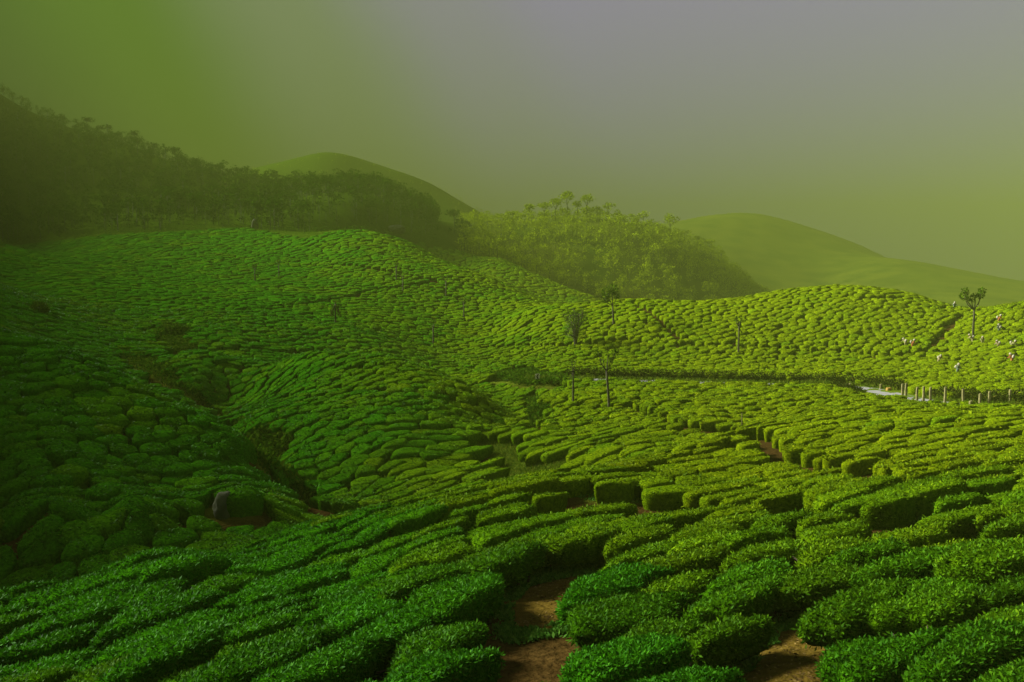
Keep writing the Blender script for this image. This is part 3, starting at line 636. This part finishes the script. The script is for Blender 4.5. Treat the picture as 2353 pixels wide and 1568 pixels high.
hP = scatter_poly(near_edges * 2 + GRASS[6:8], 8000, rng); hx, hy = project(hP)
keep = ~in_any([(grow(p, .94), a - 2, b + 2) for p, a, b in DIRT], hx, hy, hP[:, 1]) & ~((vnoise(hP[:, :2], .5, 4) < -.1) & (hP[:, 1] < 14)); hP = hP[keep]
leaf_mass('ground_cover', hP, .09, M['herb'], rng, 1.0, .5, 'low leafy weeds along the edges of the bare dirt paths', 'weeds')
leaf_mass('leaf_litter', scatter_poly(DIRT, 900, rng) + np.array([0, 0, .012]), .05, M['litter'], rng, .12, .5, 'dead brown leaves scattered over the bare dirt paths', 'leaf litter')
def scrub(polys, n, g, hmax):
    P = scatter_poly(polys, n, g); b = P[:, 2].copy(); hh = hmax * (.5 + .5 * vnoise(P[:, :2], 2.5, 6)) * np.sqrt(g.random(len(P))); P[:, 2] = b + np.clip(hh, .05, 9); return P
sP = np.concatenate([scrub(GRASS[4:5], 16000, rng, .7), scrub(GRASS[3:4], 12000, rng, 1.3), scrub(GRASS[1:2], 5000, rng, .6), scrub(GRASS[5:6], 4000, rng, .6), scrub(GRASS[2:3], 4000, rng, 1.0), scrub([([(-60,548),(250,522),(560,505),(700,515),(840,512),(980,540),(960,562),(840,532),(700,550),(560,530),(250,546),(-60,578)], 180, 330)], 14000, rng, 2.2)])
leaf_mass('scrub', sP, .35, M['scrub_leaf'], rng, .8, .5, 'tangled dark scrub filling the gullies between tea slopes', 'scrub', .3)
# hedge face along the far side of the road, its shade painted dark, weeds on its near verge
def verge(t0, t1, per, h0, h1, far, k0, k1):
    out = []
    for k in range(k0, k1):
        sgn = (1 if nn_[k, 1] > 0 else -1) * (1 if far else -1)
        t = rng.uniform(t0, t1, per); s_ = rng.uniform(-.7, .7, per); x_ = ROAD[k, 0] + nn_[k, 0] * sgn * t + tn[k, 0] * s_; y_ = ROAD[k, 1] + nn_[k, 1] * sgn * t + tn[k, 1] * s_
        out.append(np.stack([x_, y_, land(x_, y_) + (h0 + (h1 - h0) * (t - t0) / (t1 - t0)) * rng.uniform(.05, 1, per)], 1))
    return np.concatenate(out)
leaf_mass('roadside_hedge', verge(2.9, 3.9, 330, .7, 1.25, True, 4, 64), .24, M['hedge'], rng, .9, .4, 'hedge face darkened by painted shade along the far side of the road', 'hedge')
leaf_mass('verge_grass', np.concatenate([verge(2.3, 3.0, 60, .1, .3, True, 4, 64), verge(2.4, 3.3, 170, .5, .95, False, 28, 66)]), .3, M['grass'], rng, 1.6, .2, 'dry yellow-green grass on the verges of the road', 'grass')

# ---- shade trees in the tea -----------------------------------------------------------
def clump(c, rad, n, g, flat=.8):
    d = g.normal(size=(n, 3)); d /= np.linalg.norm(d, axis=1)[:, None]; r = rad * g.uniform(.25, 1, n)[:, None] ** .5
    return np.asarray(c) + d * r * np.array([1, 1, flat]), d
def build_tree(name, base, H, spec, label, group=None, leafsize=.35, lm='tree_leaf', rz=0.0, root=None):
    """spec: trunk bend, trunk top (share of H), limbs: (dx, dz share of H, clump radius, leaves)"""
    g = np.random.default_rng(abs(hash(label)) % 99991 if False else int(base[0] * 7 + base[1] * 13) % 9973)
    root = empty(name, base, rz); tag(root, label, 'tree', group)
    tt, bend, limbs, r0 = spec; top = np.array([bend * H, 0, tt * H])
    r0 = r0 * 1.05
    parts = [tube([(0, 0, -.4), (bend * H * .15, .02, tt * H * .33), (bend * H * .6, -.05, tt * H * .7), top], [r0, r0 * .85, r0 * .72, r0 * .6], 8)]
    Ls = []
    for dx, dy, dz, cr_, n in limbs:
        end = np.array([dx * H, dy * H, dz * H]); mid = top * .5 + end * .5 + np.array([(end[0] - top[0]) * .15, 0, -.04 * H])
        parts.append(tube([top - np.array([0, 0, .03 * H]), mid, end], [r0 * .5, r0 * .36, r0 * .16], 6))
        for _ in range(3): parts.append(tube([mid * .4 + end * .6, end + g.normal(size=3) * cr_ * H * .55], [r0 * .16, r0 * .06], 5))
        if n:
            P, d = clump(end, cr_ * H, n, g); Ls.append((P, d))
    v, a, b = join_parts(parts); ob('trunk', mesh_np('trunk', v, [a, b], M['bark'], True), root)
    if Ls:
        P = np.concatenate([p for p, _ in Ls]); d = np.concatenate([x for _, x in Ls]); V, q = leaf_quads(P, d, leafsize, g, up=.6, w=.6)
        c = ob('crown', mesh_np('crown', V, [q], M[lm]), root)
    return root
def twig_tree(name, base, H, width, label):
    g = np.random.default_rng(5); root = empty(name, base); tag(root, label, 'tree'); parts, tips = [], []
    for s in range(6):
        a = g.uniform(0, 6.28); sp_ = width * g.uniform(.1, .28); p0 = np.array([0, 0, -.3]); p1 = np.array([math.cos(a) * sp_ * .5, math.sin(a) * sp_ * .5, H * .4]); p2 = np.array([math.cos(a) * sp_ * 1.3, math.sin(a) * sp_ * 1.3, H * .72])
        parts.append(tube([p0, p1, p2], [.13, .09, .05], 6))
        for _ in range(16):
            t = g.uniform(.25, 1); o = p0 + (p1 - p0) * min(1, 2 * t) if t < .5 else p1 + (p2 - p1) * (2 * t - 1)
            d = g.normal(size=3) * np.array([1, 1, .5]); d[2] = abs(d[2]) + .5; d /= np.linalg.norm(d); e = o + d * H * g.uniform(.22, .38)
            e[:2] *= min(1, width * .52 / (np.hypot(*e[:2]) + 1e-6)); e[2] = min(e[2], H * (1 - .25 * (np.hypot(*e[:2]) / (width * .5)) ** 2)); parts.append(tube([o, e], [.035, .012], 4)); tips.append((o, e))
    v, a, b = join_parts(parts); ob('trunk', mesh_np('trunk', v, [a, b], M['bark'], True), root)
    P = np.concatenate([o + (e - o) * g.uniform(.3, 1.08, (22, 1)) + g.normal(size=(22, 3)) * .28 for o, e in tips]); d = g.normal(size=P.shape); d /= np.linalg.norm(d, axis=1)[:, None]
    V, q = leaf_quads(P, d, .20, g, up=.6, w=.35); ob('crown', mesh_np('crown', V, [q], M['scrub_leaf']), root)
def stand(px, py, h=.45, ymin=0): x, y, z = hit(px, py, h, ymin); return (x, y, float(land(x, y)))
def height(base, py_top): return (at(CX, py_top, base[1])[2] - base[2])
GT = 'shade trees standing in the tea fields'
bt = stand(2236, 772, .6, 90); build_tree('shade_tree', bt, height(bt, 665), (.62, .0, [(-.20, 0, .86, .085, 90), (-.19, .02, .97, .06, 50), (-.06, 0, .82, .075, 70), (.02, 0, .88, .05, 40), (.12, 0, .88, .06, 50), (.15, .02, .97, .055, 60)], .17), 'pollarded tree with three leafy tufts on the skyline beside the pickers', GT, .34)
bt = stand(1410, 746, .6, 90); build_tree('shade_tree', bt, height(bt, 655), (.55, -.03, [(-.14, 0, .82, .15, 150), (-.03, 0, .9, .13, 120), (-.20, 0, .68, .08, 60), (.06, 0, .75, .07, 50)], .17), 'slender tree with a rounded leafy crown behind the twiggy tree', GT, .36)
bt = stand(1697, 812, .6, 90); build_tree('shade_tree', bt, height(bt, 730), (.80, 0, [(-.08, 0, .95, .03, 18), (-.04, 0, 1.0, .02, 10), (.06, 0, .97, .03, 18), (.02, .04, .9, .02, 8), (.06, 0, .62, .02, 8)], .15), 'bare straight trunk with a small forked top on the right hill', GT, .28)
bt = stand(1400, 940, .5, 48); build_tree('shade_tree', bt, height(bt, 805), (.70, -.05, [(-.17, 0, .96, .05, 50), (-.10, 0, .86, .03, 12), (.08, 0, .97, .05, 60), (.02, 0, .88, .03, 10), (-.02, .05, .93, .03, 14)], .13), 'tall dark tree with forked bare limbs below the road', GT, .22)
bt = stand(1317, 930, .5, 48); build_tree('shade_tree', bt, height(bt, 828), (.82, .0, [(-.03, 0, 1.0, .02, 14), (.04, 0, .98, .02, 14), (-.08, 0, .80, .02, 10), (.07, 0, .70, .02, 8), (-.05, 0, .62, .02, 8)], .10), 'thin nearly leafless tree left of the tall forked tree', GT, .18)
bt = stand(1322, 792, .6, 90); twig_tree('twiggy_tree', bt, height(bt, 693), 60 / F * bt[1], 'broad rounded tree of fine bare twigs in the middle field')
for px, py, top, lab in ((1066, 728, 684, 'small pollarded trunk on the lower right of the middle hill'), (1025, 680, 634, 'thin trunk where the two hill paths meet'), (996, 790, 735, 'thin faint trunk at the foot of the middle hill'), (926, 670, 628, 'faint thin tree just below the long hill path'), (911, 642, 604, 'small faint tree just above the long hill path'), (586, 648, 608, 'faint thin trunk on the misty left of the middle hill'), (641, 636, 598, 'faint thin trunk right beside another on the misty hill')):
    bt = stand(px, py, .6, 95); build_tree('shade_tree', bt, height(bt, top), (.74, 0, [(-.10, 0, .95, .05, 12), (.08, 0, .97, .05, 12), (0, .05, .86, .04, 8)], .16), lab, GT, .34)
bt = stand(771, 744, .6, 90); build_tree('shade_tree', bt, height(bt, 694), (.92, 0, [(-.16, 0, .48, .05, 24), (.16, 0, .50, .05, 24), (-.13, 0, .64, .05, 24), (.14, 0, .66, .05, 24), (-.09, 0, .8, .05, 20), (.10, 0, .82, .05, 20), (0, 0, 1.0, .04, 14)], .14), 'small fir-like tree with tiered side branches on the middle hill', GT, .34)
bt = stand(90, 720, .4, 80); sb = empty('round_shrub', bt); tag(sb, 'small round dark shrub standing alone above the left slope', 'shrub')
P, d = clump((0, 0, .95), 1.0, 900, rng, .95); V, q = leaf_quads(P, d, .26, rng, up=.6, w=.6); ob('foliage', mesh_np('foliage', V, [q], M['tree_leaf']), sb)
v, a, b = tube([(0, 0, -.3), (.05, 0, .5), (0, 0, 1.2)], [.12, .09, .04], 6); ob('trunk', mesh_np('trunk', v, [a, b], M['bark'], True), sb)

# ---- forest ------------------------------------------------------------------------
def forest_variant(seed, H, quads, kind):
    g = np.random.default_rng(seed); blobs = []
    if kind == 'umbrella':
        for k in range(7): a = k / 7 * 6.28 + g.normal() * .3; r = g.uniform(.10, .26) * H; blobs.append(((math.cos(a) * r, math.sin(a) * r, H * g.uniform(.72, .95)), H * g.uniform(.08, .13)))
        blobs.append(((0, 0, H * .95), H * .11))
        for k in range(3): blobs.append(((g.normal() * .1 * H, g.normal() * .1 * H, H * g.uniform(.12, .5)), H * .15))
    else:
        for k in range(8): zz = g.uniform(.10, .92); blobs.append(((g.normal() * H * .12 * (1.3 - zz), g.normal() * H * .12 * (1.3 - zz), H * zz), H * g.uniform(.11, .18)))
    P, D = [], []
    for c, r in blobs: p, d = clump(c, r, quads // len(blobs), g, .7); P.append(p); D.append(d)
    V, q = leaf_quads(np.concatenate(P), np.concatenate(D), (.075 if quads > 200 else .095) * H, g, up=.4, w=.65)
    parts = [tube([(0, 0, -.06 * H), (g.normal() * .015 * H, 0, H * .45), (g.normal() * .02 * H, 0, H * .8)], [.016 * H, .012 * H, .006 * H], 5 if quads > 200 else 3)]
    for c, r in (blobs[:5] if quads > 200 else []): parts.append(tube([(0, 0, H * .55), tuple(np.array(c) * .97)], [.007 * H, .003 * H], 4))
    tv, ta, tb = join_parts(parts); return (tv, ta, tb), (V, q)
VAR = [forest_variant(100 + k, 14.0, 77, 'umbrella' if k % 2 else 'tall') for k in range(6)]
VBIG = [forest_variant(200 + k, 14.0, 300, 'umbrella' if k % 3 else 'tall') for k in range(6)]
def forest_spots(n, pxr, Yr, minpy_edge=True):
    px = rng.uniform(*pxr, n); Y = np.sqrt(rng.uniform(Yr[0] ** 2, Yr[1] ** 2, n)); x = (px - CX) / F * Y; z = ground(x, Y); qx, qy = project(np.stack([x, Y, z], 1))
    e = np.where(qx > 1375, 730, np.interp(qx, EDGE[:, 0], EDGE[:, 1])); e = e + np.where(Y > 300, 45, 0); k = (qy < e - 2) & visible(x, Y, z + 15.0); return np.stack([x, Y, z], 1)[k]
def wood_mass(fs, name, lm, label):
  FV, FQ, BV, BQ, BT, o1, o2 = [], [], [], [], [], 0, 0
  for p in fs:
      k = rng.integers(6); s = rng.uniform(.14, .48) if p[1] > 395 else rng.uniform(.38, .75); a = rng.uniform(0, 6.28); Rm = np.array([[math.cos(a), -math.sin(a), 0], [math.sin(a), math.cos(a), 0], [0, 0, 1]]) * s
      if p[1] > 500: Rm *= .45
      (tv, ta, tb), (lv, lq) = VAR[k]; sub = rng.integers(3)
      FV.append(lv.astype(np.float32) @ Rm.T.astype(np.float32) + p); FQ.append(lq + o1); o1 += len(lv)
      BV.append(tv @ Rm.T + p); BQ.append(ta + o2); BT.append(tb + o2); o2 += len(tv)
  wood = ob(name, mesh_np(name, np.concatenate(FV), [np.concatenate(FQ)], M[lm])); tag(wood, label, 'forest', kind='stuff')
  tr_ = ob('trunk', mesh_np('trunk', np.concatenate(BV), [np.concatenate(BQ), np.concatenate(BT)], M['forest_bark'], True), wood); tr_['kind'] = 'stuff'
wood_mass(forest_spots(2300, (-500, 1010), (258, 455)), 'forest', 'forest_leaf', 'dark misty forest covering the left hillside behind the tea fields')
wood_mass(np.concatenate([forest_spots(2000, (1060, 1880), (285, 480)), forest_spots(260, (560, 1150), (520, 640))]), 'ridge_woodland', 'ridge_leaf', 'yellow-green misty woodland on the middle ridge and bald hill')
BIGM = [(mesh_np('trunk', t[0], [t[1], t[2]], M['forest_bark'], True), mesh_np('crown', l[0], [l[1]], M[mm])) for mm in ('forest_leaf', 'ridge_leaf') for t, l in VBIG]
def skyline(lst, Y, group, fmt, bright=0):
    for k, (px, pt) in enumerate(sorted(lst)):
        x = (px - CX) / F * Y; z = float(ground(x, Y)); H = max(6.0, (at(px, pt, Y)[2] - z) * (1.18 if bright else 1.0)); s = H / 14.0
        r_ = empty('ridge_tree', (x, Y, z), rng.uniform(0, 6.28)); r_.scale = (s * min(1.35, 13 / H + .25), s * min(1.35, 13 / H + .25), s); tag(r_, fmt % ordinal(k + 1), 'tree', group)
        t, c = BIGM[rng.integers(6) + 6] if bright else BIGM[3 * rng.integers(2)]; ob('trunk', t, r_); ob('crown', c, r_)
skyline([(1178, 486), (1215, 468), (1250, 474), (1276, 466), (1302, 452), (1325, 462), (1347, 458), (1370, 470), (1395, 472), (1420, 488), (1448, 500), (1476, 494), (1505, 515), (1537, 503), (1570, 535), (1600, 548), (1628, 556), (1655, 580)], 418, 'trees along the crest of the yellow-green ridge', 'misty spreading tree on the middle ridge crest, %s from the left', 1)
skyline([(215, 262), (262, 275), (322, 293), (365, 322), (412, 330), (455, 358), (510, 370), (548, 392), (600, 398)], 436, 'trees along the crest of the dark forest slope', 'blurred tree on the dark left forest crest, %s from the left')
skyline([(645, 395), (690, 402), (722, 405), (762, 400), (795, 398), (830, 402), (862, 436), (895, 440), (930, 438), (965, 444), (1000, 470), (1045, 470), (1070, 492)], 366, 'trees along the foot of the misty hill', 'dark tree of the row below the bald hill, %s from the left')

# ---- rocks -----------------------------------------------------------------------------
def rock(px, py, w, h, label, seed, name='boulder', Y=None, dep=.8):
    x, y, z = hit(px, py, 0.0, (Y or 0) * .8); W_, H_ = w / F * y, h / F * y; bm = bmesh.new(); bmesh.ops.create_icosphere(bm, subdivisions=4, radius=1.0)
    V = np.array([v.co[:] for v in bm.verts]); n = 1 + .22 * vnoise(V + seed, .8, seed) + .10 * vnoise(V + seed, .33, seed + 1) + .04 * vnoise(V, .14, seed + 2)
    V = V * n[:, None] * np.array([W_ * .5, W_ * dep * .5, H_ * .62]); 
    for v, c in zip(bm.verts, V): v.co = c
    me = bpy.data.meshes.new(name); bm.to_mesh(me); bm.free(); me.materials.append(M['rock']); me.polygons.foreach_set('use_smooth', np.ones(len(me.polygons), bool))
    return tag(ob(name, me, None, (x, y, float(land(x, y)) + H_ * .32)), label, 'rock')
rock(516, 1184, 50, 52, 'grey lichen-covered boulder at the foot of the left slope', 3, Y=33)
rock(598, 1166, 14, 12, 'small pale stone right of the grey boulder on the left', 5, Y=33)
rock(505, 1190, 10, 14, 'small pale stone at the base of the grey boulder', 6, Y=31)
rock(912, 535, 44, 15, 'flat pale rock slab on the shoulder of the middle hill', 8, Y=200, dep=.6)
rock(586, 526, 14, 22, 'pale upright rock at the forest foot on the left', 9, Y=200); rock(620, 516, 8, 8, 'small pale rock right of the upright rock', 10, Y=200)
rock(700, 1085, 60, 22, 'brown rock outcrop at the lower left edge of the mound', 12, Y=42); rock(1133, 1000, 22, 9, 'flat pale stone at the head of the grassy valley floor', 13, Y=48); rock(1205, 1058, 16, 6, 'small flat stone lying in the grassy valley floor', 14, Y=44)

# ---- roadside posts, marker, sign -----------------------------------------------------------
def zc(zx, zy): return (2000 + zx / 4.706) / 1.0625, (850 + zy / 4.706) / 1.0625
def post(zx, zt, zb, Y, width, name, label, group, m='stone_post', lean=0.0, cap=False):
    px, pb = zc(zx, zb); pt = zc(zx, zt)[1]; B = np.array(at(px, pb, Y)); gz = float(land(B[0], B[1])); T = at(px, pt, Y)[2]; H = T - gz; w = width
    bm = bmesh.new(); bmesh.ops.create_cube(bm, size=1.0)
    for v in bm.verts:
        top = v.co.z > 0; k = .88 if top else 1.0; v.co = ((v.co.x * w * k + (lean * H if top else 0)), v.co.y * w * k, H + (.03 * (v.co.x + .2) if top else 0) if top else -.35)
    bmesh.ops.bevel(bm, geom=bm.edges[:], offset=w * .12, segments=1, affect='EDGES'); bmesh.ops.subdivide_edges(bm, edges=[e for e in bm.edges if abs(e.verts[0].co.z - e.verts[1].co.z) > H * .5], cuts=4)
    for v in bm.verts: v.co.x += .012 * math.sin(v.co.z * 5 + px); v.co.y += .012 * math.cos(v.co.z * 4 + px)
    me = bpy.data.meshes.new(name); bm.to_mesh(me); bm.free(); me.materials.append(M[m])
    return tag(ob(name, me, None, (B[0], B[1], gz)), label, 'post', group)
GP = 'stone posts along the hedge bank'
for k, (zx, zt, zb, Y, lean) in enumerate(((955, 412, 530, 74, 0), (995, 405, 548, 73, 0), (1120, 450, 600, 70.5, .02), (1197, 440, 625, 69.6, 0), (1275, 450, 620, 70, 0), (1445, 450, 655, 68.4, 0), (1660, 472, 630, 67.6, -.08), (1848, 525, 660, 66.4, -.03), (1952, 500, 655, 66.2, 0), (2190, 478, 645, 65.5, 0))):
    post(zx, zt, zb, Y, .19, 'stone_post', 'pale stone post under the right-hand hedge, %s from the left' % ordinal(k + 1), GP, lean=lean)
for k, (zx, zt, zb, Y) in enumerate(((230, 398, 482, 84), (272, 412, 482, 83.5), (318, 412, 486, 83), (350, 405, 486, 82.5), (705, 415, 502, 82))):
    post(zx, zt, zb, Y, .20, 'stone_post', 'small post at the left bend of the road, %s from the left' % ordinal(k + 1), 'posts at the road bend')
for k, (zx, zt, zb, Y) in enumerate(((418, 515, 572, 76), (503, 515, 566, 76), (572, 532, 610, 73), (664, 540, 655, 70.5), (788, 578, 655, 69.5), (984, 588, 640, 68.5))):
    post(zx, zt, zb, Y, .26, 'bollard', 'short stone bollard in front of the grey road, %s from the left' % ordinal(k + 1), 'bollards along the near edge of the road')
post(1748, 608, 720, 60, .24, 'stone_post', 'leaning stump of a post in front of the right hedge', None, lean=-.06)
post(797, 456, 526, 80, .5, 'marker_stone', 'ochre yellow marker stone standing across the grey road', None, 'yellow_post')
post(-1410, 455, 560, 82, .14, 'stone_post', 'single thin pale post in the bank left of the bend', None)
x_, y_, z_ = stand(1704, 990, .3, 30); v, a, b = tube([(0, 0, -.3), (.02, 0, .9), (.0, 0, 1.55)], [.05, .045, .04], 7); pr_ = empty('wooden_stake', (x_, y_, z_)); tag(pr_, 'thin wooden stake at the start of the field footpath', 'stake'); ob('stake', mesh_np('stake', v, [a, b], M['wood'], True), pr_)
# curve warning board
sx_, sy_, sz_ = at(1235, 880, 91.5); gz = float(land(sx_, sy_)); sg = empty('chevron_sign', (sx_, sy_, gz)); tag(sg, 'small white chevron sign board at the bend left of the twiggy tree', 'sign')
def box(name, lo, hi, m, parent):
    lo, hi = np.array(lo), np.array(hi); V = np.array([[(lo, hi)[i][0], (lo, hi)[j][1], (lo, hi)[k][2]] for i in (0, 1) for j in (0, 1) for k in (0, 1)]); Fc = np.array([[0, 1, 3, 2], [4, 6, 7, 5], [0, 4, 5, 1], [2, 3, 7, 6], [0, 2, 6, 4], [1, 5, 7, 3]])
    return ob(name, mesh_np(name, V, [Fc], M[m]), parent)
box('pole', (-.04, 0, -.3), (.04, .06, .75), 'stone_post', sg); bd = box('board', (-.26, -.04, .45), (.26, -.005, 1.05), 'sign_white', sg)
Vc = np.array([(.02, -.05, .47), (.18, -.05, .47), (.02, -.05, .75), (-.14, -.05, .75), (.18, -.05, 1.03), (.02, -.05, 1.03)]); ob('chevron', mesh_np('chevron', Vc, [np.array([[0, 1, 2, 3], [3, 2, 4, 5]])], M['sign_black']), bd)

# ---- tea pickers --------------------------------------------------------------------------------
def skinned(name, verts, edges, rad, m):
    me = bpy.data.meshes.new(name); me.from_pydata(verts, edges, []); o = ob(name, me); md = o.modifiers.new('skin', 'SKIN'); md.use_smooth_shade = True
    for v, r in zip(me.skin_vertices[0].data, rad): v.radius = (r, r)
    me.skin_vertices[0].data[0].use_root = True; o.modifiers.new('sub', 'SUBSURF').levels = 1; bpy.context.view_layer.update()
    ev = o.evaluated_get(bpy.context.evaluated_depsgraph_get()); out = bpy.data.meshes.new_from_object(ev); bpy.data.objects.remove(o); out.materials.clear(); out.materials.append(m); return out
def person_mesh(lean, m):
    l = lean; hip = (0, 0, .82); ch = (0, -.22 * l, 1.12 - .04 * l); nk = (0, -.40 * l, 1.30 - .12 * l); hd = (0, -.50 * l, 1.46 - .16 * l)
    vs_ = [hip, (0, -.1 * l, .97), ch, nk, hd, (-.10, 0, .80), (-.11, -.03, .45), (-.11, .02, .06), (-.11, -.12, .03), (.10, 0, .80), (.11, -.03, .45), (.11, .02, .06), (.11, -.12, .03),
           (-.19, -.34 * l, 1.24 - .1 * l), (-.26, -.36 * l - .05, 1.0), (-.16, -.36 * l - .30, .93), (.19, -.34 * l, 1.24 - .1 * l), (.26, -.36 * l - .05, 1.0), (.16, -.36 * l - .30, .93)]
    es_ = [(0, 1), (1, 2), (2, 3), (3, 4), (0, 5), (5, 6), (6, 7), (7, 8), (0, 9), (9, 10), (10, 11), (11, 12), (2, 13), (13, 14), (14, 15), (2, 16), (16, 17), (17, 18)]
    return skinned('body', vs_, es_, [.16, .14, .16, .06, .10, .10, .075, .05, .045, .10, .075, .05, .045, .07, .05, .035, .07, .05, .035], m), hd, ch
def ell(name, c, r, m, seed, parent=None):
    bm = bmesh.new(); bmesh.ops.create_icosphere(bm, subdivisions=3, radius=1)
    for v in bm.verts: k = 1 + .12 * float(vnoise(np.array([v.co[:]]) + seed, .7, seed)[0]); v.co = (c[0] + v.co.x * r[0] * k, c[1] + v.co.y * r[1] * k, c[2] + v.co.z * r[2] * k)
    me = bpy.data.meshes.new(name); bm.to_mesh(me); bm.free(); me.materials.append(M[m]); me.polygons.foreach_set('use_smooth', np.ones(len(me.polygons), bool)); return me
BODY = []
for k, ln in enumerate((1.0, .55, .25, .8)):
    bme, hd, ch = person_mesh(ln, M['dress%d' % k])
    BODY.append((bme, ell('headscarf', (hd[0], hd[1] + .03, hd[2] + .05), (.135, .15, .15), 'white_cloth', k), ell('sack', (0, ch[1] + .26, ch[2] + .04), (.18, .15, .22), 'white_cloth', k + 9), ell('face', (hd[0], hd[1] - .085, hd[2] - .01), (.085, .06, .11), 'skin', k + 4)))
PK = [(2211, 846, 'in the gap left of the skyline tree'), (2227, 850, 'right of the one in the left gap'), (2330, 756, 'alone high up left of the skyline tree'), (2374, 838, 'directly below the trunk of the skyline tree'), (2399, 842, 'just right of the skyline tree'), (2438, 790, 'highest on the right, near the skyline'), (2439, 814, 'second highest on the far right'), (2438, 854, 'left one of the close pair on the right'), (2469, 852, 'right one of the close pair on the right'), (2471, 888, 'nearest the right edge, white scarf'), (2338, 914, 'closest of all, just above the hedge'), (2292, 889, 'half hidden, left of the closest one')]
for k, (px, py, lab) in enumerate(PK):
    p = stand(px / 1.0625, py / 1.0625, .35, 60); b_ = BODY[k % 4]; r_ = empty('person', p, rng.uniform(-1.2, 1.2) + (3.14 if k % 3 == 0 else 0)); r_.scale = (.98,) * 3
    tag(r_, 'person picking tea in white headscarf, ' + lab, 'person', 'tea pickers on the right hill'); ob('body', b_[0], r_); ob('headscarf', b_[1], r_); ob('sack', b_[2], r_); ob('face', b_[3], r_)

# ---- haze: the air between here and the far ridges ---------------------------------------------
HZD, HZC = 0.0018, (.155, .208, .040)
Vh = np.array([(x, y, z) for x in (-2300, 2300) for y in (-1100, 1500) for z in (-45, 152)], float)
Fh = np.array([[0, 1, 3, 2], [4, 6, 7, 5], [0, 4, 5, 1], [2, 3, 7, 6], [0, 2, 6, 4], [1, 5, 7, 3]])
def _haze(t, o):
    p = N(t, 'ShaderNodeVolumePrincipled'); p.inputs['Color'].default_value = (*HZC, 1); p.inputs['Density'].default_value = HZD; p.inputs['Anisotropy'].default_value = -0.38; L(t, p.outputs[0], o.inputs['Volume'])
tag(ob('haze', mesh_np('haze', Vh, [Fh], mat('haze', _haze))), 'thin green-grey mist hanging over the whole valley', 'haze', kind='stuff')
